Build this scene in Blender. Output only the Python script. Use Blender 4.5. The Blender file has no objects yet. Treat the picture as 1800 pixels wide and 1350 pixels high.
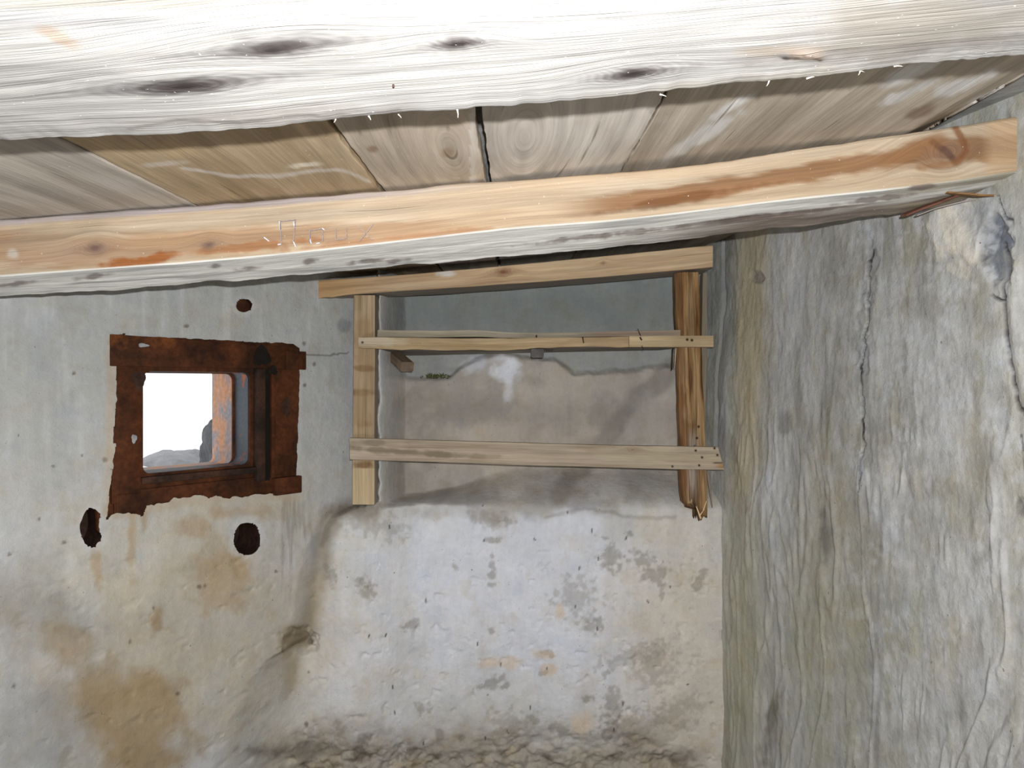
import bpy, bmesh, math, random
import numpy as np
from mathutils import Vector, Matrix

random.seed(7)
S = bpy.context.scene
COL = S.collection
CAMZ = 1.65            # height of the lens above the floor
F = 1248.0             # focal length in pixels of an 1800 px wide picture

# ------------------------------------------------------------------ camera
cd = bpy.data.cameras.new('camera')
cam = bpy.data.objects.new('camera', cd)
COL.objects.link(cam)
cam.location = (0, 0, CAMZ)
cam.rotation_euler = (math.radians(90), 0, 0)
cd.sensor_width = 36.0
cd.lens = 36.0 * F / 1800.0
cd.clip_start = 0.02
S.camera = cam

# ------------------------------------------------------------------ sky, light, exposure
world = bpy.data.worlds.new('sky')
S.world = world
world.use_nodes = True
wn = world.node_tree
wn.nodes.clear()
wo = wn.nodes.new('ShaderNodeOutputWorld')
wb = wn.nodes.new('ShaderNodeBackground')
wb.inputs['Color'].default_value = (0.93, 0.97, 1.0, 1)
wb.inputs['Strength'].default_value = 1.3
wn.links.new(wb.outputs[0], wo.inputs[0])

def lamp(name, kind, loc, energy, color=(1, 1, 1)):
    l = bpy.data.lights.new(name, kind)
    l.energy = energy
    l.color = color
    o = bpy.data.objects.new(name, l)
    o.location = loc
    COL.objects.link(o)
    return o

# the photographer's flash, a little above and to the right of the lens
fl = lamp('camera_flash', 'POINT', (0.028, 0.0, CAMZ + 0.047), 165.0, (0.975, 0.985, 1.0))
fl.data.shadow_soft_size = 0.006
# daylight through the small low doorway in the left wall, behind the photographer; its deep reveal keeps the beam narrow
dl = lamp('doorway_daylight', 'AREA', (-1.90, 0.50, 0.62), 3.5, (0.90, 0.95, 1.0))
dl.data.shape = 'RECTANGLE'
dl.data.size = 0.36
dl.data.size_y = 0.45
dl.data.spread = math.radians(95)
dl.rotation_euler = (Vector((-0.1, 3.05, 1.45)) - Vector((-1.90, 0.50, 0.62))).to_track_quat('-Z', 'Z').to_euler()

vs = S.view_settings
vs.view_transform = 'Standard'
vs.look = 'None'
vs.exposure = 0.0
vs.gamma = 1.0
vs.use_curve_mapping = False

# ------------------------------------------------------------------ numeric helpers
def P(px, py, Y):
    """world point at distance Y seen at a pixel of the 1800 x 1350 frame"""
    return np.array([(px - 900.0) / F * Y, Y, CAMZ + (675.0 - py) / F * Y])

def _hash(ix, iy, iz, seed):
    h = (ix.astype(np.int64) * 374761393 + iy.astype(np.int64) * 668265263 + iz.astype(np.int64) * 2147483647 + seed * 1274126177) & 0xFFFFFFFF
    h = ((h ^ (h >> 13)) * 1274126177) & 0xFFFFFFFF
    h = ((h ^ (h >> 16)) * 2246822519) & 0xFFFFFFFF
    return ((h ^ (h >> 15)) & 0xFFFFFF) / float(0xFFFFFF)

def vnoise(x, y, z=None, seed=0):
    x = np.asarray(x, float); y = np.asarray(y, float)
    if z is None:
        z = np.zeros_like(x)
    x0 = np.floor(x); y0 = np.floor(y); z0 = np.floor(z)
    fx = x - x0; fy = y - y0; fz = z - z0
    fx = fx * fx * (3 - 2 * fx); fy = fy * fy * (3 - 2 * fy); fz = fz * fz * (3 - 2 * fz)
    r = 0
    for dx in (0, 1):
        wx = fx if dx else 1 - fx
        for dy in (0, 1):
            wy = fy if dy else 1 - fy
            for dz in (0, 1):
                wz = fz if dz else 1 - fz
                r = r + wx * wy * wz * _hash(x0 + dx, y0 + dy, z0 + dz, seed)
    return r * 2 - 1

def fbm(x, y, z=None, seed=0, octs=4, gain=0.5):
    a = 1.0; s = 0; t = 0; f = 1.0
    for i in range(octs):
        s = s + a * vnoise(np.asarray(x) * f, np.asarray(y) * f, None if z is None else np.asarray(z) * f, seed + i * 17)
        t += a; a *= gain; f *= 2.03
    return s / t

def sstep(a, b, x):
    t = np.clip((x - a) / (b - a), 0, 1)
    return t * t * (3 - 2 * t)

def lin(c):
    c = np.asarray(c, float) / 255.0
    return np.where(c <= 0.04045, c / 12.92, ((c + 0.055) / 1.055) ** 2.4)

def blob(px, py, cx, cy, rx, ry, rot=0.0, rough=0.35, seed=1, soft=0.45, ns=1.0):
    """soft edged irregular patch, 1 inside and 0 outside"""
    a = math.radians(rot)
    dx = px - cx; dy = py - cy
    u = (dx * math.cos(a) + dy * math.sin(a)) / rx
    v = (-dx * math.sin(a) + dy * math.cos(a)) / ry
    r = np.sqrt(u * u + v * v)
    near = r < 2.6
    out = np.zeros_like(r)
    if near.any():
        q = 60.0 / ns
        n = fbm(px[near] / q, py[near] / q, None, seed, 4)
        out[near] = sstep(1 + soft, 1 - soft, r[near] + rough * 1.6 * n)
    return out

def pdist(px, py, pts, wob=0.0, seed=3, ws=18.0):
    """distance in pixels to a polyline, with an optional wobble"""
    if wob:
        px = px + wob * fbm(px / ws, py / ws, None, seed, 3)
        py = py + wob * fbm(px / ws + 31, py / ws, None, seed + 5, 3)
    d = np.full(px.shape, 1e9)
    for (x0, y0), (x1, y1) in zip(pts[:-1], pts[1:]):
        vx, vy = x1 - x0, y1 - y0
        t = np.clip(((px - x0) * vx + (py - y0) * vy) / (vx * vx + vy * vy + 1e-9), 0, 1)
        d = np.minimum(d, np.hypot(px - x0 - t * vx, py - y0 - t * vy))
    return d

def inpoly(px, py, poly):
    c = np.zeros(px.shape, bool)
    n = len(poly)
    for i in range(n):
        x0, y0 = poly[i]; x1, y1 = poly[(i + 1) % n]
        if y0 == y1:
            continue
        k = ((y0 > py) != (y1 > py)) & (px < (x1 - x0) * (py - y0) / (y1 - y0) + x0)
        c ^= k
    return c

def mixc(col, m, c, k=1.0):
    m = (m * k)[:, None]
    return col * (1 - m) + np.asarray(c, float)[None, :] * m

def make_mesh(name, V, polys, mat, parent=None, attrs=None, smooth=True, quads=None, sharp=None):
    """V (n,3); quads (m,4) array and/or polys list of index lists -> ONE mesh object"""
    me = bpy.data.meshes.new(name)
    V = np.asarray(V, float)
    nq = 0 if quads is None else len(quads)
    polys = polys or []
    me.vertices.add(len(V))
    me.vertices.foreach_set('co', V.astype(np.float32).ravel())
    tot = nq * 4 + sum(len(p) for p in polys)
    li = []
    if nq:
        li.append(np.asarray(quads, np.int32).ravel())
    if polys:
        li.append(np.array([i for p in polys for i in p], np.int32))
    me.loops.add(tot)
    me.loops.foreach_set('vertex_index', np.concatenate(li))
    starts = list(range(0, nq * 4, 4)); s = nq * 4
    for p in polys:
        starts.append(s); s += len(p)
    me.polygons.add(nq + len(polys))
    me.polygons.foreach_set('loop_start', np.array(starts, np.int32))
    me.polygons.foreach_set('use_smooth', np.full(nq + len(polys), smooth))
    me.update(calc_edges=True)
    me.validate()
    for k, a in (attrs or {}).items():
        a = np.asarray(a, np.float32)
        if k == 'col':
            at = me.attributes.new(k, 'FLOAT_COLOR', 'POINT')
            at.data.foreach_set('color', np.concatenate([a, np.ones((len(a), 1), np.float32)], 1).ravel())
        elif a.ndim == 1:
            at = me.attributes.new(k, 'FLOAT', 'POINT')
            at.data.foreach_set('value', a.ravel())
        else:
            at = me.attributes.new(k, 'FLOAT_VECTOR', 'POINT')
            at.data.foreach_set('vector', a.ravel())
    if sharp:
        me.set_sharp_from_angle(angle=math.radians(sharp))
    if mat:
        me.materials.append(mat)
    o = bpy.data.objects.new(name, me)
    COL.objects.link(o)
    if parent:
        o.parent = parent
    return o

def tag(o, label=None, cat=None, group=None, kind=None):
    if label: o['label'] = label
    if cat: o['category'] = cat
    if group: o['group'] = group
    if kind: o['kind'] = kind
    return o

def empty(name, loc=(0, 0, 0)):
    o = bpy.data.objects.new(name, None)
    o.empty_display_size = 0.05
    o.location = loc
    COL.objects.link(o)
    return o

def adopt(child, parent):
    """parent a mesh whose vertices are in world space to an Empty"""
    child.parent = parent
    child.matrix_parent_inverse = Matrix.Translation(-Vector(parent.location))
    return child

def grid_quads(nr, nc, keep=None):
    i = np.arange(nr * nc).reshape(nr, nc)
    q = np.stack([i[:-1, :-1], i[:-1, 1:], i[1:, 1:], i[1:, :-1]], -1).reshape(-1, 4)
    return q if keep is None else q[keep[q].all(1)]

# ------------------------------------------------------------------ materials
def nmat(name):
    m = bpy.data.materials.new(name)
    m.use_nodes = True
    t = m.node_tree
    b = t.nodes['Principled BSDF']
    return m, t, b

def nd(t, kind, **kw):
    n = t.nodes.new(kind)
    for k, v in kw.items():
        if k in n.inputs.keys():
            n.inputs[k].default_value = v
        else:
            setattr(n, k, v)
    return n

def math_n(t, op, a, b=None):
    n = t.nodes.new('ShaderNodeMath'); n.operation = op
    for i, v in enumerate((a, b)):
        if v is None: continue
        if hasattr(v, 'links'): t.links.new(v, n.inputs[i])
        else: n.inputs[i].default_value = v
    return n.outputs[0]

def rng(t, v, a, b, c, d):
    n = t.nodes.new('ShaderNodeMapRange')
    n.inputs['From Min'].default_value = a; n.inputs['From Max'].default_value = b
    n.inputs['To Min'].default_value = c; n.inputs['To Max'].default_value = d
    t.links.new(v, n.inputs['Value'])
    return n.outputs[0]

def noise(t, vec, scale, detail=5, rough=0.55, sc=(1, 1, 1)):
    if sc != (1, 1, 1):
        mp = t.nodes.new('ShaderNodeMapping')
        mp.inputs['Scale'].default_value = sc
        t.links.new(vec, mp.inputs['Vector'])
        vec = mp.outputs[0]
    n = nd(t, 'ShaderNodeTexNoise', Scale=scale, Detail=detail, Roughness=rough)
    t.links.new(vec, n.inputs['Vector'])
    return n.outputs[0]

def mixrgb(t, kind, fac, a, b):
    n = t.nodes.new('ShaderNodeMix'); n.data_type = 'RGBA'; n.blend_type = kind
    if hasattr(fac, 'links'): t.links.new(fac, n.inputs[0])
    else: n.inputs[0].default_value = fac
    for s, v in ((6, a), (7, b)):
        if hasattr(v, 'links'): t.links.new(v, n.inputs[s])
        else: n.inputs[s].default_value = (*v, 1)
    return n.outputs[2]

def gray(t, v):
    n = t.nodes.new('ShaderNodeCombineColor')
    for i in range(3): t.links.new(v, n.inputs[i])
    return n.outputs[0]

def wood_mat(name, contrast=0.35, bump=0.5, specks=True, fine=1.0):
    m, t, b = nmat(name)
    at = nd(t, 'ShaderNodeAttribute', attribute_name='guv')
    ac = nd(t, 'ShaderNodeAttribute', attribute_name='col')
    g = at.outputs['Vector']
    n1 = noise(t, g, 1.0, 5, 0.6, (1.6, 55 * fine, 1))
    n2 = noise(t, g, 1.0, 4, 0.6, (9.0, 320 * fine, 1))
    n3 = noise(t, g, 1.0, 3, 0.5, (3.0, 9, 1))
    # thin growth rings / fibre lines
    l1 = rng(t, n1, 0.30, 0.70, -1.0, 1.0)
    l2 = rng(t, n2, 0.30, 0.70, -1.0, 1.0)
    l3 = rng(t, n3, 0.25, 0.75, -1.0, 1.0)
    s = math_n(t, 'ADD', math_n(t, 'MULTIPLY', l1, contrast), math_n(t, 'MULTIPLY', l2, contrast * 0.55))
    s = math_n(t, 'ADD', s, math_n(t, 'MULTIPLY', l3, contrast * 0.35))
    s = math_n(t, 'ADD', s, 1.0)
    c = mixrgb(t, 'MULTIPLY', 1.0, ac.outputs['Color'], gray(t, s))
    # dark checks along the grain
    ck = noise(t, g, 1.0, 2, 0.5, (2.2, 95 * fine, 1))
    ckm = rng(t, ck, 0.70, 0.76, 0.0, 0.55)
    c = mixrgb(t, 'MIX', ckm, c, (0.10, 0.075, 0.05))
    tc = nd(t, 'ShaderNodeTexCoord')
    if specks:
        sp = noise(t, tc.outputs['Object'], 160, 2, 0.5)
        spm = rng(t, sp, 0.735, 0.76, 0.0, 0.6)
        c = mixrgb(t, 'MIX', spm, c, (0.85, 0.83, 0.8))
    t.links.new(c, b.inputs['Base Color'])
    b.inputs['Roughness'].default_value = 0.85
    b.inputs['Specular IOR Level'].default_value = 0.2
    h = math_n(t, 'ADD', n1, math_n(t, 'MULTIPLY', n2, 0.5))
    h = math_n(t, 'SUBTRACT', h, math_n(t, 'MULTIPLY', ckm, 0.8))
    bp = nd(t, 'ShaderNodeBump', Strength=bump, Distance=0.004)
    t.links.new(h, bp.inputs['Height'])
    t.links.new(bp.outputs[0], b.inputs['Normal'])
    return m

def plaster_mat(name, vstreak=0.0, bump=0.5, var=0.12):
    m, t, b = nmat(name)
    ac = nd(t, 'ShaderNodeAttribute', attribute_name='col')
    tc = nd(t, 'ShaderNodeTexCoord'); o = tc.outputs['Object']
    n1 = noise(t, o, 7, 6, 0.6)
    n2 = noise(t, o, 45, 6, 0.65)
    n3 = noise(t, o, 260, 3, 0.6)
    n4 = noise(t, o, 1.0, 6, 0.6, (26, 26, 4.5))
    n5 = noise(t, o, 1.0, 5, 0.6, (70, 70, 14))
    s = math_n(t, 'ADD', 1.0, rng(t, n1, 0.3, 0.7, -var, var))
    s = math_n(t, 'ADD', s, rng(t, n2, 0.3, 0.7, -var * 0.8, var * 0.8))
    s = math_n(t, 'ADD', s, rng(t, n3, 0.3, 0.7, -var * 0.35, var * 0.35))
    s = math_n(t, 'ADD', s, rng(t, n4, 0.3, 0.7, -vstreak, vstreak))
    s = math_n(t, 'ADD', s, rng(t, n5, 0.3, 0.7, -vstreak * 0.6, vstreak * 0.6))
    c = mixrgb(t, 'MULTIPLY', 1.0, ac.outputs['Color'], gray(t, s))
    # brownish and bluish mottling
    hue = noise(t, o, 11, 5, 0.6)
    c = mixrgb(t, 'MULTIPLY', rng(t, hue, 0.52, 0.68, 0, 0.55), c, (0.93, 0.86, 0.74))
    c = mixrgb(t, 'MULTIPLY', rng(t, hue, 0.46, 0.32, 0, 0.6), c, (0.90, 0.94, 1.0))
    # small dark flecks
    fk = noise(t, o, 1.0, 2, 0.5, (120, 120, 75))
    c = mixrgb(t, 'MIX', rng(t, fk, 0.74, 0.77, 0, 0.7), c, (0.08, 0.07, 0.06))
    t.links.new(c, b.inputs['Base Color'])
    b.inputs['Roughness'].default_value = 0.9
    b.inputs['Specular IOR Level'].default_value = 0.2
    h = math_n(t, 'ADD', math_n(t, 'MULTIPLY', n1, 1.2), math_n(t, 'MULTIPLY', n2, 0.45))
    h = math_n(t, 'ADD', h, math_n(t, 'MULTIPLY', n3, 0.10))
    h = math_n(t, 'ADD', h, math_n(t, 'MULTIPLY', n4, 6.0 * vstreak))
    h = math_n(t, 'ADD', h, math_n(t, 'MULTIPLY', n5, 2.5 * vstreak))
    bp = nd(t, 'ShaderNodeBump', Strength=bump, Distance=0.012)
    t.links.new(h, bp.inputs['Height'])
    t.links.new(bp.outputs[0], b.inputs['Normal'])
    return m

def rust_mat(name, dark=(0.030, 0.011, 0.005), mid=(0.085, 0.027, 0.009), hot=(0.27, 0.085, 0.015), hotamt=0.62, metal=0.0):
    m, t, b = nmat(name)
    tc = nd(t, 'ShaderNodeTexCoord'); o = tc.outputs['Object']
    n1 = noise(t, o, 9, 6, 0.6); n2 = noise(t, o, 60, 5, 0.65); n3 = noise(t, o, 4.5, 5, 0.6)
    c = mixrgb(t, 'MIX', rng(t, n1, 0.36, 0.60, 0, 1), dark, mid)
    c = mixrgb(t, 'MIX', rng(t, n3, hotamt - 0.05, hotamt + 0.12, 0, 0.8), c, hot)
    c = mixrgb(t, 'MULTIPLY', 1.0, c, gray(t, rng(t, n2, 0.25, 0.75, 0.55, 1.45)))
    t.links.new(c, b.inputs['Base Color'])
    b.inputs['Roughness'].default_value = 0.75
    b.inputs['Metallic'].default_value = metal
    b.inputs['Specular IOR Level'].default_value = 0.15
    bp = nd(t, 'ShaderNodeBump', Strength=0.35, Distance=0.004)
    t.links.new(n2, bp.inputs['Height'])
    t.links.new(bp.outputs[0], b.inputs['Normal'])
    return m

def patchy_mat(name, base, spot, lo, hi, scale=28, rough=0.6, sc=(1, 1, 0.6)):
    m, t, b = nmat(name)
    tc = nd(t, 'ShaderNodeTexCoord'); o = tc.outputs['Object']
    n1 = noise(t, o, scale, 6, 0.62, sc); n2 = noise(t, o, scale * 4, 4, 0.6)
    c = mixrgb(t, 'MIX', rng(t, n1, lo, hi, 0, 1), base, spot)
    c = mixrgb(t, 'MULTIPLY', 1.0, c, gray(t, rng(t, n2, 0.25, 0.75, 0.7, 1.25)))
    t.links.new(c, b.inputs['Base Color'])
    b.inputs['Roughness'].default_value = rough
    return m

def flat_mat(name, c, rough=0.8, var=0.3, scale=40, metal=0.0, bump=0.0):
    m, t, b = nmat(name)
    tc = nd(t, 'ShaderNodeTexCoord')
    n1 = noise(t, tc.outputs['Object'], scale, 5, 0.6)
    cc = mixrgb(t, 'MULTIPLY', 1.0, c, gray(t, rng(t, n1, 0.25, 0.75, 1 - var, 1 + var)))
    t.links.new(cc, b.inputs['Base Color'])
    b.inputs['Roughness'].default_value = rough
    b.inputs['Metallic'].default_value = metal
    b.inputs['Specular IOR Level'].default_value = 0.12
    if bump:
        bp = nd(t, 'ShaderNodeBump', Strength=bump, Distance=0.01)
        t.links.new(n1, bp.inputs['Height']); t.links.new(bp.outputs[0], b.inputs['Normal'])
    return m

M_wall = plaster_mat('lime_plaster', 0.03, 0.55, 0.07)
M_wallr = plaster_mat('streaked_plaster', 0.038, 0.7, 0.09)
M_wood_near = wood_mat('bleached_beam_wood', 0.15, 0.5, fine=1.1)
M_wood_mid = wood_mat('hewn_beam_wood', 0.20, 0.6, fine=1.5)
M_plank = wood_mat('plank_wood', 0.18, 0.45, fine=0.9)
M_shelf = wood_mat('shelf_lumber', 0.22, 0.4, specks=False, fine=1.3)
M_rot = wood_mat('rotten_post_wood', 0.45, 1.0, specks=False, fine=0.9)
M_rust = rust_mat('rusted_steel')
M_rustd = rust_mat('dark_rusted_steel', (0.02, 0.012, 0.009), (0.055, 0.026, 0.016), (0.12, 0.05, 0.025), 0.66)
M_blue = patchy_mat('chipped_blue_grey_paint', (0.075, 0.095, 0.115), (0.42, 0.10, 0.03), 0.56, 0.62, 26)
M_orange = patchy_mat('orange_rust_over_grey_paint', (0.66, 0.33, 0.17), (0.34, 0.33, 0.36), 0.46, 0.60, 17)
M_dark = flat_mat('black_cavity_shade', (0.012, 0.009, 0.007))  # near-black stands in for the dark inside holes and the track groove
M_iron = flat_mat('rusty_iron_nail', (0.06, 0.035, 0.025), 0.6, metal=0.6)
M_stone = flat_mat('rough_rubble_stone', (0.30, 0.30, 0.30), 0.9, 0.4, 22, bump=0.8)
M_earth = flat_mat('trodden_earth', (0.07, 0.06, 0.05), 0.95, 0.35, 9, bump=0.8)
M_snow = flat_mat('sunlit_pale_ground', (0.85, 0.86, 0.88), 0.9, 0.06, 6)
M_moss = flat_mat('dry_moss', (0.07, 0.075, 0.025), 0.95, 0.5, 60)
M_bark = wood_mat('reddish_bark', 0.4, 0.8, specks=False)
M_slab = flat_mat('pale_roof_slab', (0.36, 0.36, 0.35), 0.95, 0.25, 14, bump=0.5)
M_chalk = flat_mat('chalk_scratch', (0.62, 0.63, 0.66), 0.9, 0.15, 200)
M_pencil = flat_mat('faded_blue_pencil', (0.34, 0.29, 0.28), 0.9, 0.4, 200)

# ------------------------------------------------------------------ shape of the room
SX = 0.083, 0.119
def ceil_z(x, y):
    """underside of the roof planks: it climbs to the right and a little to the back"""
    x = np.asarray(x, float)
    return CAMZ + 0.415 + 0.028 * y + np.where(x < 0, 0.083 * x, 0.117 * x)

def right_x(y):
    return 0.85 + (2.87 - y) * 0.208

# the wall with the steel window runs obliquely; U along it, N outward through it
U = np.array([0.663, 0.749, 0.0]); U /= np.linalg.norm(U)
N = np.array([-U[1], U[0], 0.0])
WO = np.array([-0.96, 2.8 + (-0.96 + 0.673) * 1.13, CAMZ])      # point of the window wall plane

def WP(u, w, n=0.0):
    return WO + U * u + N * n + np.array([0, 0, 1.0]) * w

def uw(px, py, n=0.0):
    """coordinates on the window wall plane (pushed out by n) of a point seen at a pixel"""
    d = np.array([(px - 900) / F, 1.0, (675 - py) / F])
    o = np.array([0, 0, CAMZ])
    tt = np.dot(WO + N * n - o, N) / np.dot(d, N)
    q = o + d * tt - WO
    return float(np.dot(q, U)), float(q[2])

# ================================================================== WALLS
def axis_vals(segs):
    out = []
    for a, b, st in segs:
        k = max(2, int(round((b - a) / st)))
        out.append(np.linspace(a, b, k, endpoint=False))
    return np.append(np.concatenate(out), segs[-1][1])

xs = axis_vals([(-1.95, -1.42, 0.010), (-1.42, -0.68, 0.0030), (-0.68, -0.58, 0.0035), (-0.58, -0.42, 0.0022), (-0.42, 1.02, 0.0052)])
zs = axis_vals([(-CAMZ, -0.46, 0.0055), (-0.46, 0.10, 0.0042), (0.10, 0.62, 0.0052)])
Xg, Zg = np.meshgrid(xs, zs)
nr, nc = Xg.shape
X = Xg.ravel(); Zr = Zg.ravel()
ap = 900 + F * X / 2.85            # rough picture position, to lay the outlines of the plaster edges
aq = 675 - F * Zr / 2.85
Yw = 2.8 + (X + 0.673) * 1.13
Ylow = 2.87 - 0.12 * sstep(-0.30, -0.64, X)
wob = 0.012 * fbm(X * 9, Zr * 9, None, 5, 3)
msx = sstep(-0.535, -0.455, X + 0.5 * wob)
zl = -0.485 + 0.5 * wob
wz = 0.018 + 0.12 * sstep(-0.40, 0.1, X)
mz = sstep(zl - 0.2 * wz, zl + wz, Zr)
niche = msx * mz
arcx = np.array([560, 690, 720, 780, 810, 835, 870, 930, 985, 1020, 1100, 1200, 1300])
arcy = np.array([655, 664, 668, 662, 640, 625, 618, 622, 632, 655, 650, 640, 640])
arc = np.interp(ap, arcx, arcy) + 5 * fbm(X * 22, Zr * 22, None, 8, 3)
above = sstep(7, -7, aq - arc)
Yr = Ylow + 0.215 * niche + 0.03 * above * niche
bx = np.interp(aq, [0, 880, 888, 905, 940, 1000, 1060, 1100, 1112, 1130, 1200, 1350], [664, 662, 618, 586, 572, 562, 556, 550, 535, 530, 520, 510])
bw = np.interp(aq, [0, 900, 1090, 1140, 1250], [4, 13, 12, 40, 70])
mr = sstep(-1, 1, (ap - bx + 5 * fbm(X * 14, Zr * 14, None, 11, 3)) / bw)
Y = Yw * (1 - mr) + Yr * mr
# plaster relief
Y = Y + 0.010 * fbm(X * 3.2, Zr * 3.2, None, 21, 3) + 0.0035 * fbm(X * 13, Zr * 13, None, 22, 3) + 0.0014 * fbm(X * 55, Zr * 55, None, 23, 3)
Y = Y - 0.035 * np.exp(-((ap - 118) / 60) ** 2 - ((aq - 1120) / 120) ** 2)
Y = Y + 0.05 * np.exp(-((ap - 190) / 60) ** 2 - ((aq - 1290) / 100) ** 2)
PX = 900 + F * X / Y; PY = 675 - F * Zr / Y
# torn stub notch and rubble at the foot
notch = blob(PX, PY, 520, 1128, 26, 22, 0, 0.5, 31, 0.3, 3)
Y = Y + 0.035 * notch
rub = sstep(1285, 1345, PY + 40 * fbm(PX / 90, PY / 60, None, 32, 4)) * sstep(430, 520, PX) * sstep(1260, 1180, PX)
Y = Y + rub * (0.03 + 0.03 * fbm(X * 22, Zr * 26, None, 33, 4))
pits = np.maximum(fbm(X * 26, Zr * 34, None, 35, 3) - 0.33, 0) * sstep(900, 1000, PY)
Y = Y + 0.02 * pits
PX = 900 + F * X / Y; PY = 675 - F * Zr / Y

# --- colour of the lime wash, its stains, dirt and some painted shade
K = 1.0
base = np.tile(lin((196, 195, 190)), (len(X), 1))
n_lo = fbm(PX / 170, PY / 170, None, 41, 4); n_md = fbm(PX / 55, PY / 55, None, 42, 4)
vst = fbm(PX / 16, PY / 130, None, 43, 4)
white = lin((212, 212, 216)); cream = lin((205, 196, 178)); tan = lin((172, 158, 134)); ochre = lin((150, 122, 78)); grey = lin((140, 140, 136))
c = base
c = mixc(c, sstep(-0.1, 0.6, n_lo), white, 0.55)
c = mixc(c, sstep(0.0, 0.6, -n_lo + 0.4 * n_md), cream, 0.55)
# lighter, bluer area under the niche
bri = blob(PX, PY, 860, 1030, 330, 190, 0, 0.35, 44, 0.6, 0.6)
c = mixc(c, bri, lin((220, 222, 230)), 0.8)
c = mixc(c, blob(PX, PY, 1200, 1180, 110, 240, 0, 0.35, 45, 0.6), lin((212, 201, 184)), 0.7)
# window wall greyer and cooler towards its top
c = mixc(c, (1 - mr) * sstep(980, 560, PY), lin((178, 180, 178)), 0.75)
c = mixc(c, (1 - mr) * sstep(0.1, 0.6, vst) * sstep(1100, 700, PY), lin((203, 204, 202)), 0.5)
# greyer, darker niche; the shade of its tucked-in top is painted in
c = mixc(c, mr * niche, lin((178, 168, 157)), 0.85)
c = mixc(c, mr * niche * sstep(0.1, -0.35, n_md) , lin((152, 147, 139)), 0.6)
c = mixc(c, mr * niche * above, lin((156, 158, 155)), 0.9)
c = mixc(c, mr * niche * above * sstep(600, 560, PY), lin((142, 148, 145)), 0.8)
c = mixc(c, mr * niche * (blob(PX, PY, 690, 560, 18, 45, 0, .4, 301, .5, 2)), lin((190, 190, 190)), 0.35)
c = mixc(c, blob(PX, PY, 888, 648, 24, 22, 20, .5, 46, .4, 3), lin((222, 224, 232)), 0.85)
c = mixc(c, blob(PX, PY, 893, 672, 9, 26, 0, .5, 47, .5, 3), lin((215, 216, 222)), 0.6)
c = mixc(c, blob(PX, PY, 838, 640, 30, 12, -10, .5, 48, .5, 3), lin((205, 207, 214)), 0.6)
c = mixc(c, sstep(24, 8, pdist(PX, PY, [(1180, 650), (1120, 700), (1060, 780), (1010, 840), (985, 872)], 10, 49, 40)) , lin((132, 126, 120)), 0.65)  # darker diagonal stripe across the niche
c = mixc(c, blob(PX, PY, 1140, 735, 40, 40, 30, .5, 50, .5, 2), lin((180, 175, 168)), 0.4)
c = mixc(c, blob(PX, PY, 930, 790, 150, 40, 0, .4, 302, .6, 1), lin((176, 160, 142)), 0.35)
c = mixc(c, blob(PX, PY, 930, 885, 160, 26, -4, .5, 51, .5, 2), lin((146, 138, 126)), 0.6)
c = mixc(c, sstep(6, 1, pdist(PX, PY, [(960, 905), (1040, 898), (1110, 908), (1190, 912)], 8, 52, 25)), lin((118, 110, 100)), 0.35)
# brown grime and painted-in shading along the step between the two walls
edge = sstep(30, 4, pdist(PX, PY, [(655, 895), (612, 893), (585, 905), (572, 950), (560, 1010), (552, 1070), (545, 1105), (508, 1118)], 6, 53, 30))
c = mixc(c, edge, lin((132, 121, 104)), 0.75)
c = mixc(c, sstep(9, 2, pdist(PX, PY, [(640, 892), (600, 895), (578, 925), (566, 960)], 4, 54, 20)), lin((110, 100, 84)), 0.5)
c = mixc(c, blob(PX, PY, 520, 1122, 30, 18, -15, .5, 55, .4, 3), lin((104, 92, 78)), 0.9)
c = mixc(c, sstep(4, 1, pdist(PX, PY, [(497, 1145), (500, 1116), (530, 1114)], 3, 56, 12)), lin((50, 42, 36)), 0.9)  # dark of the notch recess painted in
c = mixc(c, blob(PX, PY, 510, 1185, 16, 40, 0, .5, 57, .5, 2), lin((150, 132, 108)), 0.7)
# ochre run-off, lower left
c = mixc(c, blob(PX, PY, 225, 1270, 105, 120, -20, .45, 58, .45, 1.2), lin((158, 134, 92)), 0.85)
c = mixc(c, blob(PX, PY, 255, 1215, 60, 30, 0, .5, 59, .5, 2), ochre, 0.5)
c = mixc(c, blob(PX, PY, 120, 1130, 46, 30, 20, .4, 60, .5, 1.5), lin((172, 152, 124)), 0.75)
c = mixc(c, blob(PX, PY, 360, 1130, 260, 130, -15, .5, 61, .6, .8), lin((188, 172, 142)), 0.45)
c = mixc(c, blob(PX, PY, 60, 1290, 90, 90, 0, .4, 62, .5, .8), lin((164, 164, 160)), 0.6)
c = mixc(c, blob(PX, PY, 40, 1060, 120, 70, 10, .4, 63, .6, .8), lin((150, 142, 126)), 0.55)
c = mixc(c, blob(PX, PY, 275, 1090, 10, 22, 10, .5, 64, .5, 3), lin((160, 134, 96)), 0.7)
for (x_, y_, a_, b_) in [(170, 985, 9, 40), (253, 905, 6, 30), (420, 1005, 14, 26), (232, 960, 8, 60), (345, 925, 30, 18), (420, 900, 70, 14), (385, 1010, 50, 60)]:
    c = mixc(c, blob(PX, PY, x_, y_, a_, b_, 0, .45, 65 + x_, .55, 3), lin((178, 150, 108)), 0.55)
vs2 = fbm(PX / 7, PY / 90, None, 66, 3)
c = mixc(c, blob(PX, PY, 515, 960, 30, 75, 0, .4, 67, .5, 2) * sstep(-0.1, 0.5, vs2), lin((140, 130, 112)), 0.55)
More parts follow.
